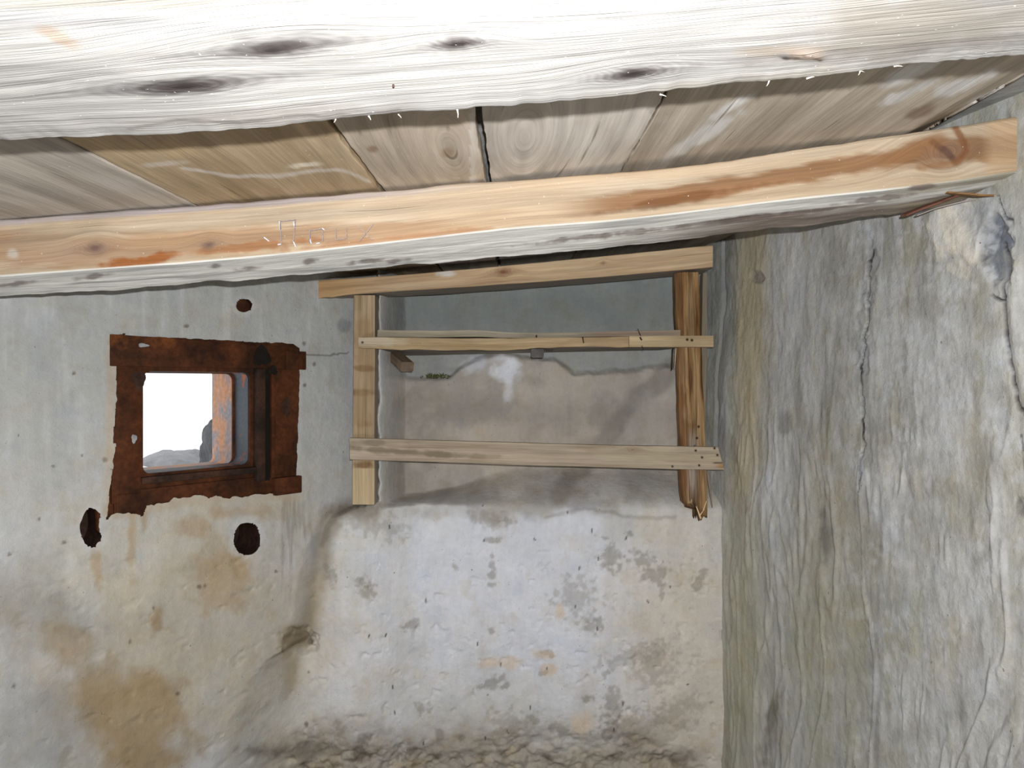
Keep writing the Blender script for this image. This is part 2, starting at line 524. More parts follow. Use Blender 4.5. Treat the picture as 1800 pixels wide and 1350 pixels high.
# dark scuffs
rs = np.random.RandomState(4)
spots = [(650, 920, 50, 22), (865, 1005, 6, 22), (855, 912, 28, 14), (890, 915, 10, 6), (870, 950, 14, 4), (578, 1013, 14, 14), (630, 1020, 18, 8), (648, 1042, 12, 10),
         (800, 1000, 6, 8), (1072, 985, 16, 18), (1130, 985, 22, 14), (1155, 1010, 22, 12), (1060, 945, 12, 3), (1108, 940, 6, 5), (720, 1100, 12, 8), (864, 1107, 5, 6),
         (866, 1198, 24, 9), (890, 1205, 8, 4), (740, 1245, 12, 9), (892, 1272, 30, 20), (938, 1265, 10, 8), (985, 1282, 16, 9), (1033, 1230, 9, 6), (960, 1148, 14, 5),
         (1120, 1150, 60, 14), (1150, 1170, 30, 30), (1110, 1275, 40, 24), (1180, 1255, 50, 20), (1150, 1335, 26, 10), (1075, 1240, 12, 40), (1065, 1290, 18, 10), (1230, 1020, 10, 16), (1162, 1045, 6, 12), (950, 1185, 10, 4), (600, 1280, 8, 12), (770, 1290, 8, 12), (1045, 1100, 16, 12), (1010, 1050, 30, 30)]
for i, (x_, y_, a_, b_) in enumerate(spots):
    c = mixc(c, blob(PX, PY, x_, y_, a_, b_, rs.uniform(-20, 20), .95, 100 + i, .45, 7), lin((128, 120, 108)), 0.5 if a_ < 25 else 0.34)
for (x_, y_, a_, b_) in [(960, 1150, 20, 8), (965, 1175, 16, 10), (985, 1070, 8, 14), (880, 1165, 40, 10), (1020, 1270, 24, 20)]:
    c = mixc(c, blob(PX, PY, x_, y_, a_, b_, 0, .5, 200 + x_, .5, 3), lin((214, 186, 152)), 0.5)
sp = fbm(PX / 12, PY / 12, None, 71, 3) + 0.35 * fbm(PX / 90, PY / 90, None, 72, 2)
c = mixc(c, sstep(0.56, 0.7, sp) * sstep(850, 950, PY), lin((160, 152, 140)), 0.2)
# dirty, flaking foot of the wall
foot = sstep(1245, 1345, PY + 55 * fbm(PX / 80, PY / 60, None, 73, 4)) * sstep(420, 560, PX) * sstep(1280, 1180, PX)
c = mixc(c, foot, lin((140, 124, 100)), 0.6)
c = mixc(c, foot * sstep(0.05, 0.5, fbm(PX / 40, PY / 26, None, 74, 5, .6)), lin((100, 88, 74)), 0.75)
c = mixc(c, foot * sstep(0.1, 0.5, fbm(PX / 30, PY / 24, None, 75, 5, .6)), lin((186, 172, 146)), 0.5)
c = mixc(c, blob(PX, PY, 530, 1318, 80, 16, -3, .5, 76, .4, 2), lin((118, 112, 102)), 0.8)
# hairline cracks and small nail holes
c = mixc(c, sstep(2.0, .8, pdist(PX, PY, [(535, 622), (570, 626), (612, 620)], 3, 77, 14)), lin((96, 92, 86)), 0.7)
c = mixc(c, blob(PX, PY, 605, 572, 14, 12, 0, .5, 78, .4, 3), lin((132, 134, 138)), 0.6)
for i in range(30):
    x_ = rs.uniform(640, 1240); y_ = rs.uniform(860, 1330)
    c = mixc(c, sstep(1.8, .7, pdist(PX, PY, [(x_, y_), (x_ + rs.uniform(-2, 2), y_ + rs.uniform(1, 7))])), lin((60, 52, 46)), 0.85)
for i in range(26):
    x_ = rs.uniform(0, 560); y_ = rs.uniform(560, 1330)
    c = mixc(c, blob(PX, PY, x_, y_, rs.uniform(2, 5), rs.uniform(2, 5), 0, .4, 400 + i, .4, 4), lin((95, 84, 70)), 0.7)
c = c * (1 + 0.05 * vst)[:, None] * (0.97 - 0.15 * (1 - mr) - 0.12 * sstep(500, 0, PX) * sstep(900, 1300, PY))[:, None]  # lower left darkened in colour for the light falling off there

# --- openings: the steel window and three round holes
nz = fbm(PX / 9, PY / 9, None, 81, 3)
low = 9 * fbm(PX / 26, PY / 26, None, 82, 3) + 3 * nz
qx = PX + 1.8 * nz; qy = PY + 1.8 * fbm(PX / 9 + 40, PY / 9, None, 89, 3)
def sdist(px, py, poly):
    near = (px > 150) & (px < 580) & (py > 540) & (py < 950)
    d = np.full(px.shape, 50.0)
    e = pdist(px[near], py[near], poly + poly[:1])
    d[near] = np.where(inpoly(px[near], py[near], poly), -e, e)
    return d
f = np.minimum(sdist(qx, qy, [(203, 592), (210, 588), (235, 590), (515, 604), (527, 614), (526, 700), (520, 866), (474, 866), (474, 760), (198, 780), (205, 700)]),
               sdist(qx, PY + low * 0.9, [(215, 700), (515, 700), (519, 860), (470, 868), (390, 876), (330, 874), (258, 884), (250, 903), (196, 907), (188, 914), (193, 860)]))
f = np.maximum(f, 5 - np.hypot((PX - 232) / 2.8, PY - 592) + 1.5 * nz)
def ell(cx, cy, rx, ry, amp, seed):
    th = np.arctan2((PY - cy) / ry, (PX - cx) / rx)
    rr = np.hypot((PX - cx) / rx, (PY - cy) / ry)
    return np.minimum((rr - 1 - amp * fbm(np.cos(th) * 1.6 + 9, np.sin(th) * 1.6 + seed, None, seed, 3)) * min(rx, ry), 50)
f = np.minimum(f, ell(434, 948, 23, 29, 0.10, 84)); f = np.minimum(f, ell(429, 537, 14, 12, 0.16, 85))
f = np.minimum(f, np.maximum(ell(161, 928, 20, 34, 0.20, 86), (1 - np.hypot((PX - 186) / 12, (PY - 922) / 24)) * 12 + 2.5 * nz))
# slide the vertices nearest each edge onto it
fg = f.reshape(nr, nc)
gz = np.gradient(fg, zs, axis=0).ravel(); gx_ = np.gradient(fg, xs, axis=1).ravel()
Yz = np.gradient(Y.reshape(nr, nc), zs, axis=0).ravel(); Yx = np.gradient(Y.reshape(nr, nc), xs, axis=1).ravel()
g2 = gx_ ** 2 + gz ** 2 + 1e-6
cellx = np.repeat(np.gradient(xs)[None, :], nr, 0).ravel(); cellz = np.repeat(np.gradient(zs)[:, None], nc, 1).ravel()
mx = -f * gx_ / g2; mz_ = -f * gz / g2
sn = (np.abs(mx) < 0.55 * cellx) & (np.abs(mz_) < 0.55 * cellz) & (np.abs(f) < 8)
X = X + np.where(sn, mx, 0); Zr = Zr + np.where(sn, mz_, 0); Y = Y + np.where(sn, mx * Yx + mz_ * Yz, 0)
f = np.where(sn, 0.0, f)
hole = f < -0.01
for (x_, y_, a_, b_) in [(434, 948, 30, 36), (161, 928, 26, 40), (429, 537, 20, 18)]:
    rr = np.hypot((PX - x_) / a_, (PY - y_) / b_)
    c = mixc(c, sstep(1.25, 0.9, rr + .3 * nz), lin((188, 186, 184)), 0.6)
# rust bleeding out of the frame
rd = sstep(16, 2, pdist(PX, PY, [(196, 600), (192, 900), (250, 900), (330, 880), (520, 872)], 5, 88, 14))
c = mixc(c, rd * ~hole, lin((176, 156, 128)), 0.5)
top = CAMZ + Zr < ceil_z(X, Y) + 0.055
keep = (~hole) & top
V = np.stack([X, Y, Zr + CAMZ], 1)
Q = grid_quads(nr, nc)
fkeep = keep[Q].all(1) & (f[Q].sum(1) > 0.01)
fkeep &= top[Q].all(1)
Q = Q[fkeep]
isleft = (mr[Q].mean(1) < 0.5)
def sub(Qs):
    used = np.unique(Qs); mp = np.zeros(len(V), int); mp[used] = np.arange(len(used))
    return used, mp[Qs]
u1, q1 = sub(Q[~isleft])
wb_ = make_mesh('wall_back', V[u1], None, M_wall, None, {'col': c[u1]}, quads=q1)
tag(wb_, 'whitewashed rough plaster back wall with a recessed shelf niche', None, None, 'structure')
u2, q2 = sub(Q[isleft])
V2 = V[u2]; C2 = c[u2]
# plain continuation of the left wall beside the photographer, with the low doorway
k0 = len(V2)
ex = []; fx = []
lx = -1.95
def wquad(y0, y1, z0, z1):
    b0 = k0 + len(ex)
    ex.extend([(lx, y0, z0), (lx, y1, z0), (lx, y1, z1), (lx, y0, z1)])
    fx.append([b0, b0 + 1, b0 + 2, b0 + 3])
zt = 1.99
wquad(0.80, 1.42, 0, zt); wquad(-1.6, 0.20, 0, zt); wquad(0.20, 0.80, 1.0, zt); wquad(0.20, 0.80, 0, 0.30)
V2 = np.concatenate([V2, np.array(ex)]); C2 = np.concatenate([C2, np.tile(lin((110, 106, 100)), (len(ex), 1))])
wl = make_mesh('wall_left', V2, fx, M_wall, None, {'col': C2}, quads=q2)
tag(wl, 'oblique grey plaster wall holding the rusted steel window', None, None, 'structure')

# --- right wall
ys = axis_vals([(-1.6, 1.3, 0.05), (1.3, 1.95, 0.0028), (1.95, 3.3, 0.0052)])
zs2 = axis_vals([(-CAMZ, -0.2, 0.0058), (-0.2, 0.45, 0.0034), (0.45, 0.8, 0.006)])
Yg, Zg2 = np.meshgrid(ys, zs2)
nr2, nc2 = Yg.shape
Y = Yg.ravel(); Zr = Zg2.ravel()
Xr = right_x(Y)
Xr = Xr + 0.016 * fbm(Y * 2.6, Zr * 1.6, None, 91, 3) + 0.006 * fbm(Y * 14, Zr * 4, None, 92, 4) + 0.002 * fbm(Y * 50, Zr * 22, None, 93, 3)
Xr = Xr + 0.03 * sstep(2.5, 3.0, Y) * sstep(-0.05, 0.35, Zr)
PX = 900 + F * Xr / Y; PY = 675 - F * Zr / Y
ok = (Y > 1.25)
PX = np.where(ok, PX, 5000)
# cracks and lost plaster
cr1 = pdist(PX, PY, [(1757, 430), (1768, 470), (1762, 505), (1766, 560), (1773, 620), (1783, 680), (1792, 720), (1800, 724)], 3, 94, 14)
cr1b = pdist(PX, PY, [(1743, 518), (1752, 524), (1764, 532)], 2, 94, 8)
cr2 = pdist(PX, PY, [(1533, 440), (1524, 480), (1526, 540), (1520, 580), (1513, 640), (1516, 720), (1518, 800), (1509, 862)], 5, 95, 16)
cr3 = pdist(PX, PY, [(1753, 345), (1758, 372), (1765, 385), (1778, 388)], 3, 96, 10)
peel = blob(PX, PY, 1752, 445, 26, 62, -6, .4, 97, .25, 3)
peel2 = blob(PX, PY, 1725, 380, 45, 40, 0, .4, 98, .3, 2)
rough_s = blob(PX, PY, 1675, 400, 38, 62, -12, .4, 99, .25, 2)
peel3 = sstep(14, 6, pdist(PX, PY, [(1535, 410), (1528, 480), (1517, 560), (1515, 650)], 8, 100, 20))
dx = 0.012 * peel + 0.006 * peel2 - 0.004 * rough_s + 0.004 * peel3 * sstep(0, .4, fbm(PX / 10, PY / 18, None, 101, 3) + .3)
dx = dx + 0.009 * sstep(5.0, 1.8, cr1) + 0.012 * sstep(2.5, 1, cr1b) + 0.02 * sstep(2.4, 0.8, cr2) * sstep(-.3, .2, fbm(PX / 30, PY / 30, None, 102, 2)) + 0.012 * sstep(2.2, .8, cr3)
flap = sstep(0, 26, PX - np.interp(PY, [430, 560, 620, 724], [1760, 1766, 1773, 1794])) * sstep(420, 470, PY) * sstep(760, 700, PY) * (PX < 2000)
dx = dx - 0.012 * flap * sstep(50, 6, cr1)
crev = sstep(0.018, 0.0, np.abs(Y - 2.93 + 0.02 * fbm(Zr * 9, Zr * 0, None, 103, 3))) * sstep(-0.4, -0.25, Zr)
dx = dx + 0.02 * crev
chip = blob(PX, PY, 1328, 487, 12, 10, 0, .4, 104, .4, 3)
dx = dx + 0.01 * chip
dx = dx + 0.01 * blob(PX, PY, 1793, 888, 8, 14, 0, .4, 105, .4, 3)
# long flowing trowel ridges
rid = fbm(Y * 9 + 0.6 * fbm(Y * 3, Zr * 2, None, 106, 2), Zr * 1.8, None, 107, 4)
dx = dx - 0.007 * np.maximum(0.12 - np.abs(rid), 0) / 0.12 * sstep(0.1, -0.4, Zr)
Xr = Xr + dx
PX = np.where(ok, 900 + F * Xr / Y, 5000)
c = np.tile(lin((190, 190, 185)), (len(Y), 1))
vst = fbm(PX / 22, PY / 220, None, 110, 4); n_lo = fbm(PX / 120, PY / 160, None, 111, 4)
c = mixc(c, sstep(0, .5, n_lo), lin((206, 206, 206)), .6)
c = mixc(c, sstep(0, .5, vst), lin((205, 202, 192)), .4)
c = mixc(c, sstep(0.05, .5, -vst), lin((158, 155, 142)), .55)
c = mixc(c, sstep(0.1, .5, fbm(PX / 40, PY / 300, None, 112, 4)) , lin((172, 166, 140)), .45)
# ochre-green damp band near the corner and at the foot
c = mixc(c, sstep(44, 10, np.abs(PX - (1325 - 0.03 * (PY - 450)) + 14 * n_lo)) * sstep(960, 800, PY), lin((190, 176, 142)), .7)
c = mixc(c, sstep(60, 5, np.abs(PX - 1300 + 20 * n_lo)) * sstep(800, 1000, PY), lin((162, 158, 132)), .65)
c = mixc(c, blob(PX, PY, 1500, 1200, 150, 170, 0, .45, 113, .6, .7) * sstep(-.3, .3, vst), lin((178, 177, 150)), .6)
c = mixc(c, blob(PX, PY, 1470, 980, 70, 190, 0, .45, 114, .6, .7), lin((176, 170, 150)), .5)
c = mixc(c, sstep(1310, 1270, PX) * sstep(860, 780, PY), lin((150, 152, 148)), .6)
c = mixc(c, blob(PX, PY, 1450, 950, 10, 40, 0, .5, 115, .5, 2), lin((112, 108, 98)), .7)
c = mixc(c, blob(PX, PY, 1355, 1270, 12, 60, 12, .5, 116, .5, 2), lin((116, 112, 98)), .7)
c = mixc(c, blob(PX, PY, 1380, 745, 12, 16, 0, .5, 117, .5, 2), lin((140, 140, 136)), .6)
for i, (x_, y_, a_, b_) in enumerate([(1600, 585, 70, 90), (1650, 680, 60, 60), (1690, 1020, 70, 90), (1570, 870, 60, 70), (1760, 930, 40, 60), (1620, 1250, 90, 90), (1400, 520, 45, 80), (1350, 900, 26, 70)]):
    c = mixc(c, blob(PX, PY, x_, y_, a_, b_, 0, .5, 120 + i, .6, 1), lin((210, 211, 214)), .45)
for i, (x_, y_, a_, b_) in enumerate([(1660, 860, 40, 20), (1720, 960, 20, 40), (1740, 820, 30, 40), (1470, 460, 20, 60), (1640, 540, 60, 18), (1560, 760, 40, 24), (1700, 1150, 24, 50)]):
    c = mixc(c, blob(PX, PY, x_, y_, a_, b_, 0, .5, 130 + i, .6, 1.5), lin((158, 154, 144)), .45)
c = mixc(c, rough_s, lin((240, 232, 216)), .9)
c = mixc(c, peel2, lin((180, 182, 184)), .7)
c = mixc(c, peel, lin((116, 121, 130)), .95)
c = mixc(c, peel3, lin((176, 178, 180)), .5)
c = mixc(c, sstep(5, 2, cr2), lin((220, 220, 218)), .5)
c = mixc(c, flap, lin((214, 213, 206)), .7)
c = mixc(c, crev, lin((128, 134, 142)), .7)
c = mixc(c, chip, lin((150, 146, 136)), .8)
for d_, k_, w_ in ((cr1, 1, 4.2), (cr1b, .95, 2.4), (cr2, .95, 2.2), (cr3, .9, 2.2)):
    c = mixc(c, sstep(w_ + 1, w_ * .4, d_), lin((38, 30, 40)), k_)
c = mixc(c, sstep(3.5, 1.0, pdist(PX, PY, [(1795, 765), (1800, 790)], 1, 94, 10)), lin((60, 56, 60)), .7)
c = mixc(c, blob(PX, PY, 1794, 888, 8, 14, 0, .4, 140, .4, 3), lin((70, 66, 66)), .8)
fr = np.maximum(0.05 - np.abs(fbm(PX / 60, PY / 150, None, 141, 4)), 0) / 0.05
bl = fbm(PX / 26, PY / 30, None, 143, 5, .62)
c = mixc(c, sstep(.05, .45, bl) * sstep(1380, 1560, PX), lin((216, 217, 219)), .5)
c = mixc(c, sstep(.05, .5, -bl) * sstep(1380, 1560, PX), lin((166, 164, 158)), .45)
c = c * (0.71 + 0.05 * fbm(PX / 5, PY / 60, None, 142, 3) + 0.22 * sstep(1450, 1300, PX))[:, None]  # right side painted darker to offset the stronger flash there
V = np.stack([Xr, Y, Zr + CAMZ], 1)
top = (Zr + CAMZ) < ceil_z(Xr, Y) + 0.055
Q = grid_quads(nr2, nc2, top)[:, ::-1]
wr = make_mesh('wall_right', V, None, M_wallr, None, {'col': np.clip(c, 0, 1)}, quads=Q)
tag(wr, 'streaky grey plaster side wall with two long vertical cracks', None, None, 'structure')

# --- wall behind the photographer, its opening filled in to keep sky light out
def slab_mesh(name, boxes, mat, kind='structure', label=None):
    Vb = []; Pb = []
    for (x0, x1, y0, y1, z0, z1) in boxes:
        k = len(Vb)
        Vb += [(x, y, z) for z in (z0, z1) for y in (y0, y1) for x in (x0, x1)]
        Pb += [[k + a for a in f] for f in ([0, 2, 3, 1], [4, 5, 7, 6], [0, 1, 5, 4], [2, 6, 7, 3], [0, 4, 6, 2], [1, 3, 7, 5])]
    Vb = np.array(Vb, float)
    o = make_mesh(name, Vb, Pb, mat, smooth=False, attrs={'col': np.tile(lin((95, 92, 86)), (len(Vb), 1))})
    return tag(o, label, None, None, kind)
slab_mesh('wall_front', [(-2.1, -0.15, -1.75, -1.6, 0, 1.95), (1.25, 1.9, -1.75, -1.6, 0, 2.2), (-0.15, 1.25, -1.75, -1.6, 1.85, 2.1), (-0.15, 1.25, -1.75, -1.6, 0, 1.85)], M_wall)
slab_mesh('floor', [(-2.1, 1.95, -1.8, 3.3, -0.12, 0.0)], M_earth)
# roof slab above the planks
Xc, Yc = np.meshgrid(np.array([-2.15, -1, 0, 1, 2.0]), np.array([-1.8, 0.0, 1.5, 3.45]))
Vt = np.stack([Xc.ravel(), Yc.ravel(), ceil_z(Xc.ravel(), Yc.ravel()) + 0.052], 1)
Vt2 = Vt + np.array([0, 0, 0.12])
nn = len(Vt)
q = grid_quads(4, 5)
rim = [0, 1, 2, 3, 4, 9, 14, 19, 18, 17, 16, 15, 10, 5]
rq = [[rim[i], rim[(i + 1) % 14], rim[(i + 1) % 14] + nn, rim[i] + nn] for i in range(14)]
ce = make_mesh('ceiling', np.concatenate([Vt, Vt2]), rq, M_slab, quads=np.concatenate([q[:, ::-1], q + nn]), smooth=False)
tag(ce, 'stone slab roof above the wooden planks', None, None, 'structure')

# ================================================================== TIMBER
def loft(name, C, mat, paint=None, nu=200, nside=(24, 24), rad=0.08, rough=0.002, warp=None, parent=None, seed=1, ragged=None, sharp=None, base=(190, 180, 165)):
    """a hewn timber: C = four corner lines (front-top, back-top, back-bottom, front-bottom), each a list of world
    points along its length; rounded arrises, worn surface, grain coordinates and stains; ONE mesh"""
    C = [np.asarray(l, float) for l in C]
    n0 = len(C[0])
    mid = sum(C) / 4
    dd = np.concatenate([[0], np.cumsum(np.linalg.norm(np.diff(mid, axis=0), axis=1))])
    L = dd[-1]
    # denser near the ends is not needed; resample smoothly
    s = np.linspace(0, L, nu)
    def rs_(l):
        if n0 > 2:
            out = []
            for k in range(3):
                y = l[:, k]; m = np.gradient(y, dd)
                i = np.clip(np.searchsorted(dd, s) - 1, 0, n0 - 2)
                h = dd[i + 1] - dd[i]; t = (s - dd[i]) / h
                out.append((2 * t**3 - 3 * t**2 + 1) * y[i] + (t**3 - 2 * t**2 + t) * h * m[i] + (-2 * t**3 + 3 * t**2) * y[i + 1] + (t**3 - t**2) * h * m[i + 1])
            return np.stack(out, 1)
        return np.stack([np.interp(s, dd, l[:, k]) for k in range(3)], 1)
    C = [rs_(l) for l in C]
    w = np.linalg.norm(C[1] - C[0], axis=1).mean(); h = np.linalg.norm(C[0] - C[3], axis=1).mean()
    r = rad * min(w, h); rp = r / w; rq_ = r / h
    pq = []; nrm = []; side = []
    nw, nh = nside
    def corner(cx, cy, a0):
        for k in range(1, 4):
            a = math.radians(a0 + 90 * k / 4)
            pq.append((cx + rp * math.cos(a), cy + rq_ * math.sin(a))); nrm.append((math.cos(a), math.sin(a))); side.append(-1)
    # p: 0 front .. 1 back, q: 0 bottom .. 1 top; go round: bottom, back, top, front
    for k in range(nw): pq.append((rp + (1 - 2 * rp) * k / (nw - 1), 0)); nrm.append((0, -1)); side.append(0)
    corner(1 - rp, rq_, 270)
    for k in range(nh): pq.append((1, rq_ + (1 - 2 * rq_) * k / (nh - 1))); nrm.append((1, 0)); side.append(1)
    corner(1 - rp, 1 - rq_, 0)
    for k in range(max(4, nw // 3)):
        pq.append((1 - rp - (1 - 2 * rp) * k / (max(4, nw // 3) - 1), 1)); nrm.append((0, 1)); side.append(2)
    corner(rp, 1 - rq_, 90)
    for k in range(nh): pq.append((0, 1 - rq_ - (1 - 2 * rq_) * k / (nh - 1))); nrm.append((-1, 0)); side.append(3)
    corner(rp, rq_, 180)
    pq = np.array(pq); nrm = np.array(nrm); side = np.array(side)
    m = len(pq)
    p = pq[:, 0][None, :, None]; q = pq[:, 1][None, :, None]
    FT, BT, BB, FB = [l[:, None, :] for l in C]
    V = (1 - p) * (1 - q) * FB + p * (1 - q) * BB + p * q * BT + (1 - p) * q * FT
    dp = (BB - FB); dp = dp / np.linalg.norm(dp, axis=2, keepdims=True)
    dq = (FT - FB); dq = dq / np.linalg.norm(dq, axis=2, keepdims=True)
    Nn = nrm[:, 0][None, :, None] * dp + nrm[:, 1][None, :, None] * dq
    per = np.concatenate([[0], np.cumsum(np.hypot(np.diff(pq[:, 0]) * w, np.diff(pq[:, 1]) * h))])
    uu = np.repeat(s[:, None], m, 1); vv = np.repeat(per[None, :], nu, 0)
    sd = np.repeat(side[None, :], nu, 0)
    A = V.reshape(-1, 3)
    nv_ = fbm(A[:, 0] * 7 + seed, A[:, 1] * 7, A[:, 2] * 7, seed, 3) + 0.4 * fbm(uu.ravel() * 12, vv.ravel() * 70, None, seed + 2, 3)
    A = A + Nn.reshape(-1, 3) * (rough * nv_)[:, None]
    u = uu.ravel(); v = vv.ravel(); sdv = sd.ravel()
    P_ = np.repeat(pq[:, 0][None, :], nu, 0).ravel(); Q_ = np.repeat(pq[:, 1][None, :], nu, 0).ravel()
    PX = 900 + F * A[:, 0] / A[:, 1]; PY = 675 - F * (A[:, 2] - CAMZ) / A[:, 1]
    if ragged is not None:
        A = A + ragged(u, P_, Q_, A, PX, PY)
        PX = 900 + F * A[:, 0] / A[:, 1]; PY = 675 - F * (A[:, 2] - CAMZ) / A[:, 1]
    g = v + 0.006 * fbm(u * 2.2, v * 6, None, seed + 9, 3)
    col = np.tile(lin(base), (len(A), 1))
    if paint is not None:
        col, g = paint(col, g, u, v, sdv, P_, Q_, PX, PY)
    guv = np.stack([u + seed * 3.1, g + seed * 0.37, np.full(len(u), seed * 1.7)], 1)
    # wrap
    i = np.arange(nu * m).reshape(nu, m); j = np.roll(i, -1, axis=1)
    Qd = np.stack([i[:-1], i[1:], j[1:], j[:-1]], -1).reshape(-1, 4)
    ends = []
    Vx = [A]; Gx = [guv]; Cx = [col]; k = len(A)
    # end caps: copies of the end rings with a centre point, so the cut is crisp
    for e, rev in ((0, False), (nu - 1, True)):
        ring = A.reshape(nu, m, 3)[e]
        cc = ring.mean(0)
        Vx += [ring, cc[None]]
        gg = np.stack([ring[:, 2] * 3 + ring[:, 1] * 2, np.linalg.norm(ring - cc, axis=1), np.full(m, seed)], 1)
        Gx += [gg, np.array([[0, 0, seed]])]
        ec = col.reshape(nu, m, 3)[e]
        Cx += [ec * 0.9, ec.mean(0)[None] * 0.9]
        for t_ in range(m):
            a, b_ = k + t_, k + (t_ + 1) % m
            ends.append([a, b_, k + m] if not rev else [b_, a, k + m])
        k += m + 1
    o = make_mesh(name, np.concatenate(Vx), ends, mat, None, {'guv': np.concatenate(Gx), 'col': np.clip(np.concatenate(Cx), 0, 1)}, quads=Qd, sharp=sharp)
    if parent is not None:
        adopt(o, parent)
    return o

def knot_warp(g, u, v, cu, cv, R, k=0.45, w=1.0):
    r = np.sqrt(((u - cu) * k) ** 2 + (v - cv) ** 2)
    wgt = np.exp(-(r / R) ** 2) * w
    return g * (1 - wgt) + (cv + r) * wgt

def locate(PX, PY, sd, u, v, px, py, side):
    d = np.hypot(PX - px, PY - py) + np.where(sd == side, 0, 1e5)
    i = int(np.argmin(d))
    return u[i], v[i]

def knots(col, g, u, v, sd, PX, PY, lst, side, dark=(96, 84, 78)):
    for (px, py, R, el, inten) in lst:
        cu, cv = locate(PX, PY, sd, u, v, px, py, side)
        msk = (sd == side)
        g2 = knot_warp(g, u, v, cu, cv, R * 1.7, el)
        g = np.where(msk, g2, g)
        rk = np.sqrt(((u - cu) * el) ** 2 + (v - cv) ** 2)
        ringm = (0.5 + 0.5 * np.sin(rk * 6.283 / (R * .28) + 2.5 * fbm(u * 25, v * 60, None, int(px) + 1, 3))) * np.exp(-(rk / (R * 1.25)) ** 2) * msk
        col = mixc(col, ringm, lin(dark) * 1.6, 0.55 * inten)
        r = np.sqrt(((u - cu) * el) ** 2 + (v - cv) ** 2)
        nn_ = fbm(u * 60, v * 160, None, int(px), 3)
        c1 = sstep(1.2, 0.3, r / R + 0.35 * nn_) * msk
        c2 = sstep(1.0, 0.2, r / (R * 0.5) + 0.3 * nn_) * msk
        col = mixc(col, c1, lin(dark) * 1.5, 0.65 * inten)
        col = mixc(col, c2, lin(dark), 0.9 * inten)
        tail = np.exp(-(((u - cu) * el * 0.45) / R) ** 2 - ((v - cv) / (R * .45)) ** 2) * msk
        col = mixc(col, tail, lin(dark) * 1.8, 0.4 * inten)
    return col, g

# --- near beam: its underside passes right over the lens
def line_at(pxs, pys, Y):
    return [P(a, b, Y) for a, b in zip(pxs, pys)]

nb_px = [-160, 0, 200, 450, 600, 850, 1060, 1200, 1350, 1500, 1660, 1800, 1990]
nb_py = [256, 248, 240, 229, 212, 190, 176, 160, 144, 128, 110, 100, 84]
Yb_ = 0.765
BB = np.array(line_at(nb_px, nb_py, Yb_))
xx = BB[:, 0]
zb = np.interp(xx, [xx[0], xx[-1]], [BB[0, 2], BB[-1, 2]])
BB2 = BB.copy()
FBn = BB.copy(); FBn[:, 1] = 0.36; FBn[:, 2] = zb - 0.004
BTn = BB.copy(); BTn[:, 2] = ceil_z(xx, Yb_) - 0.001
FTn = BB.copy(); FTn[:, 1] = 0.36; FTn[:, 2] = ceil_z(xx, 0.36) - 0.001
# carry the ends on into the walls
def extend(lines, xl, xr):
    out = []
    for l in lines:
        l = np.array(l)
        a = l[0] + (l[1] - l[0]) * ((xl - l[0, 0]) / (l[1, 0] - l[0, 0]))
        b = l[-1] + (l[-1] - l[-2]) * ((xr - l[-1, 0]) / (l[-1, 0] - l[-2, 0]))
        out.append(np.concatenate([[a], l, [b]]))
    return out
# (kept to the length the room needs; the far stretches are out of the picture)

def near_paint(col, g, u, v, sd, p, q, PX, PY):
    b = sd <= 0
    n = fbm(u * 5, v * 26, None, 501, 4); n2 = fbm(u * 2.2, v * 9, None, 502, 4)
    col = np.tile(lin((220, 216, 210)), (len(u), 1))
    col = mixc(col, sstep(0.0, .55, n), lin((180, 176, 172)), .55)
    col = mixc(col, sstep(.05, .5, -n2), lin((232, 228, 220)), .6)
    col = mixc(col, blob(PX, PY, 150, 38, 260, 12, 3, .5, 503, .6, 1), lin((160, 160, 168)), .4)
    col = mixc(col, blob(PX, PY, 60, 130, 200, 20, 6, .5, 504, .6, 1), lin((170, 168, 172)), .3)
    col = mixc(col, blob(PX, PY, 105, 66, 34, 10, 25, .5, 505, .5, 2), lin((214, 178, 148)), .6)
    col = mixc(col, blob(PX, PY, 480, 205, 260, 16, -3, .4, 506, .6, 1), lin((190, 182, 172)), .55)
    col = mixc(col, blob(PX, PY, 250, 5, 200, 10, 0, .4, 507, .6, 1), lin((200, 186, 164)), .55)
    col = mixc(col, blob(PX, PY, 1640, 40, 240, 46, -4, .5, 508, .6, 1), lin((196, 184, 168)), .7)
    col = mixc(col, blob(PX, PY, 1300, 150, 230, 12, -6, .5, 509, .6, 1), lin((206, 196, 178)), .6)
    col = mixc(col, blob(PX, PY, 1400, 88, 90, 8, -2, .5, 510, .5, 2), lin((206, 184, 160)), .6)
    col = mixc(col, blob(PX, PY, 1520, 90, 260, 7, -5, .6, 511, .5, 2), lin((170, 160, 152)), .5)
    ln = pdist(PX, PY, [(225, 226), (310, 212), (420, 214), (520, 205), (650, 200), (700, 192)], 3, 512, 30)
    col = mixc(col, sstep(4, 1, ln), lin((150, 142, 134)), .6)
    ln = pdist(PX, PY, [(1375, 102), (1398, 103), (1412, 100), (1430, 103), (1443, 106)], 1.5, 513, 12)
    col = mixc(col, sstep(3.4, 1.2, ln), lin((46, 32, 30)), .95)
    col = mixc(col, sstep(12, 4, pdist(PX, PY, [(1395, 97), (1440, 99)])), lin((204, 176, 150)), .5)
    col = col * 0.445
    col, g = knots(col, g, u, v, sd, PX, PY, [(490, 84, 0.022, 0.36, .75), (478, 90, 0.011, 0.5, 1.0), (322, 150, 0.018, 0.30, 1.2), (806, 76, 0.012, 0.5, 1.1), (1118, 130, 0.018, 0.55, 1.2)], 0, (34, 27, 27))
    return col, g

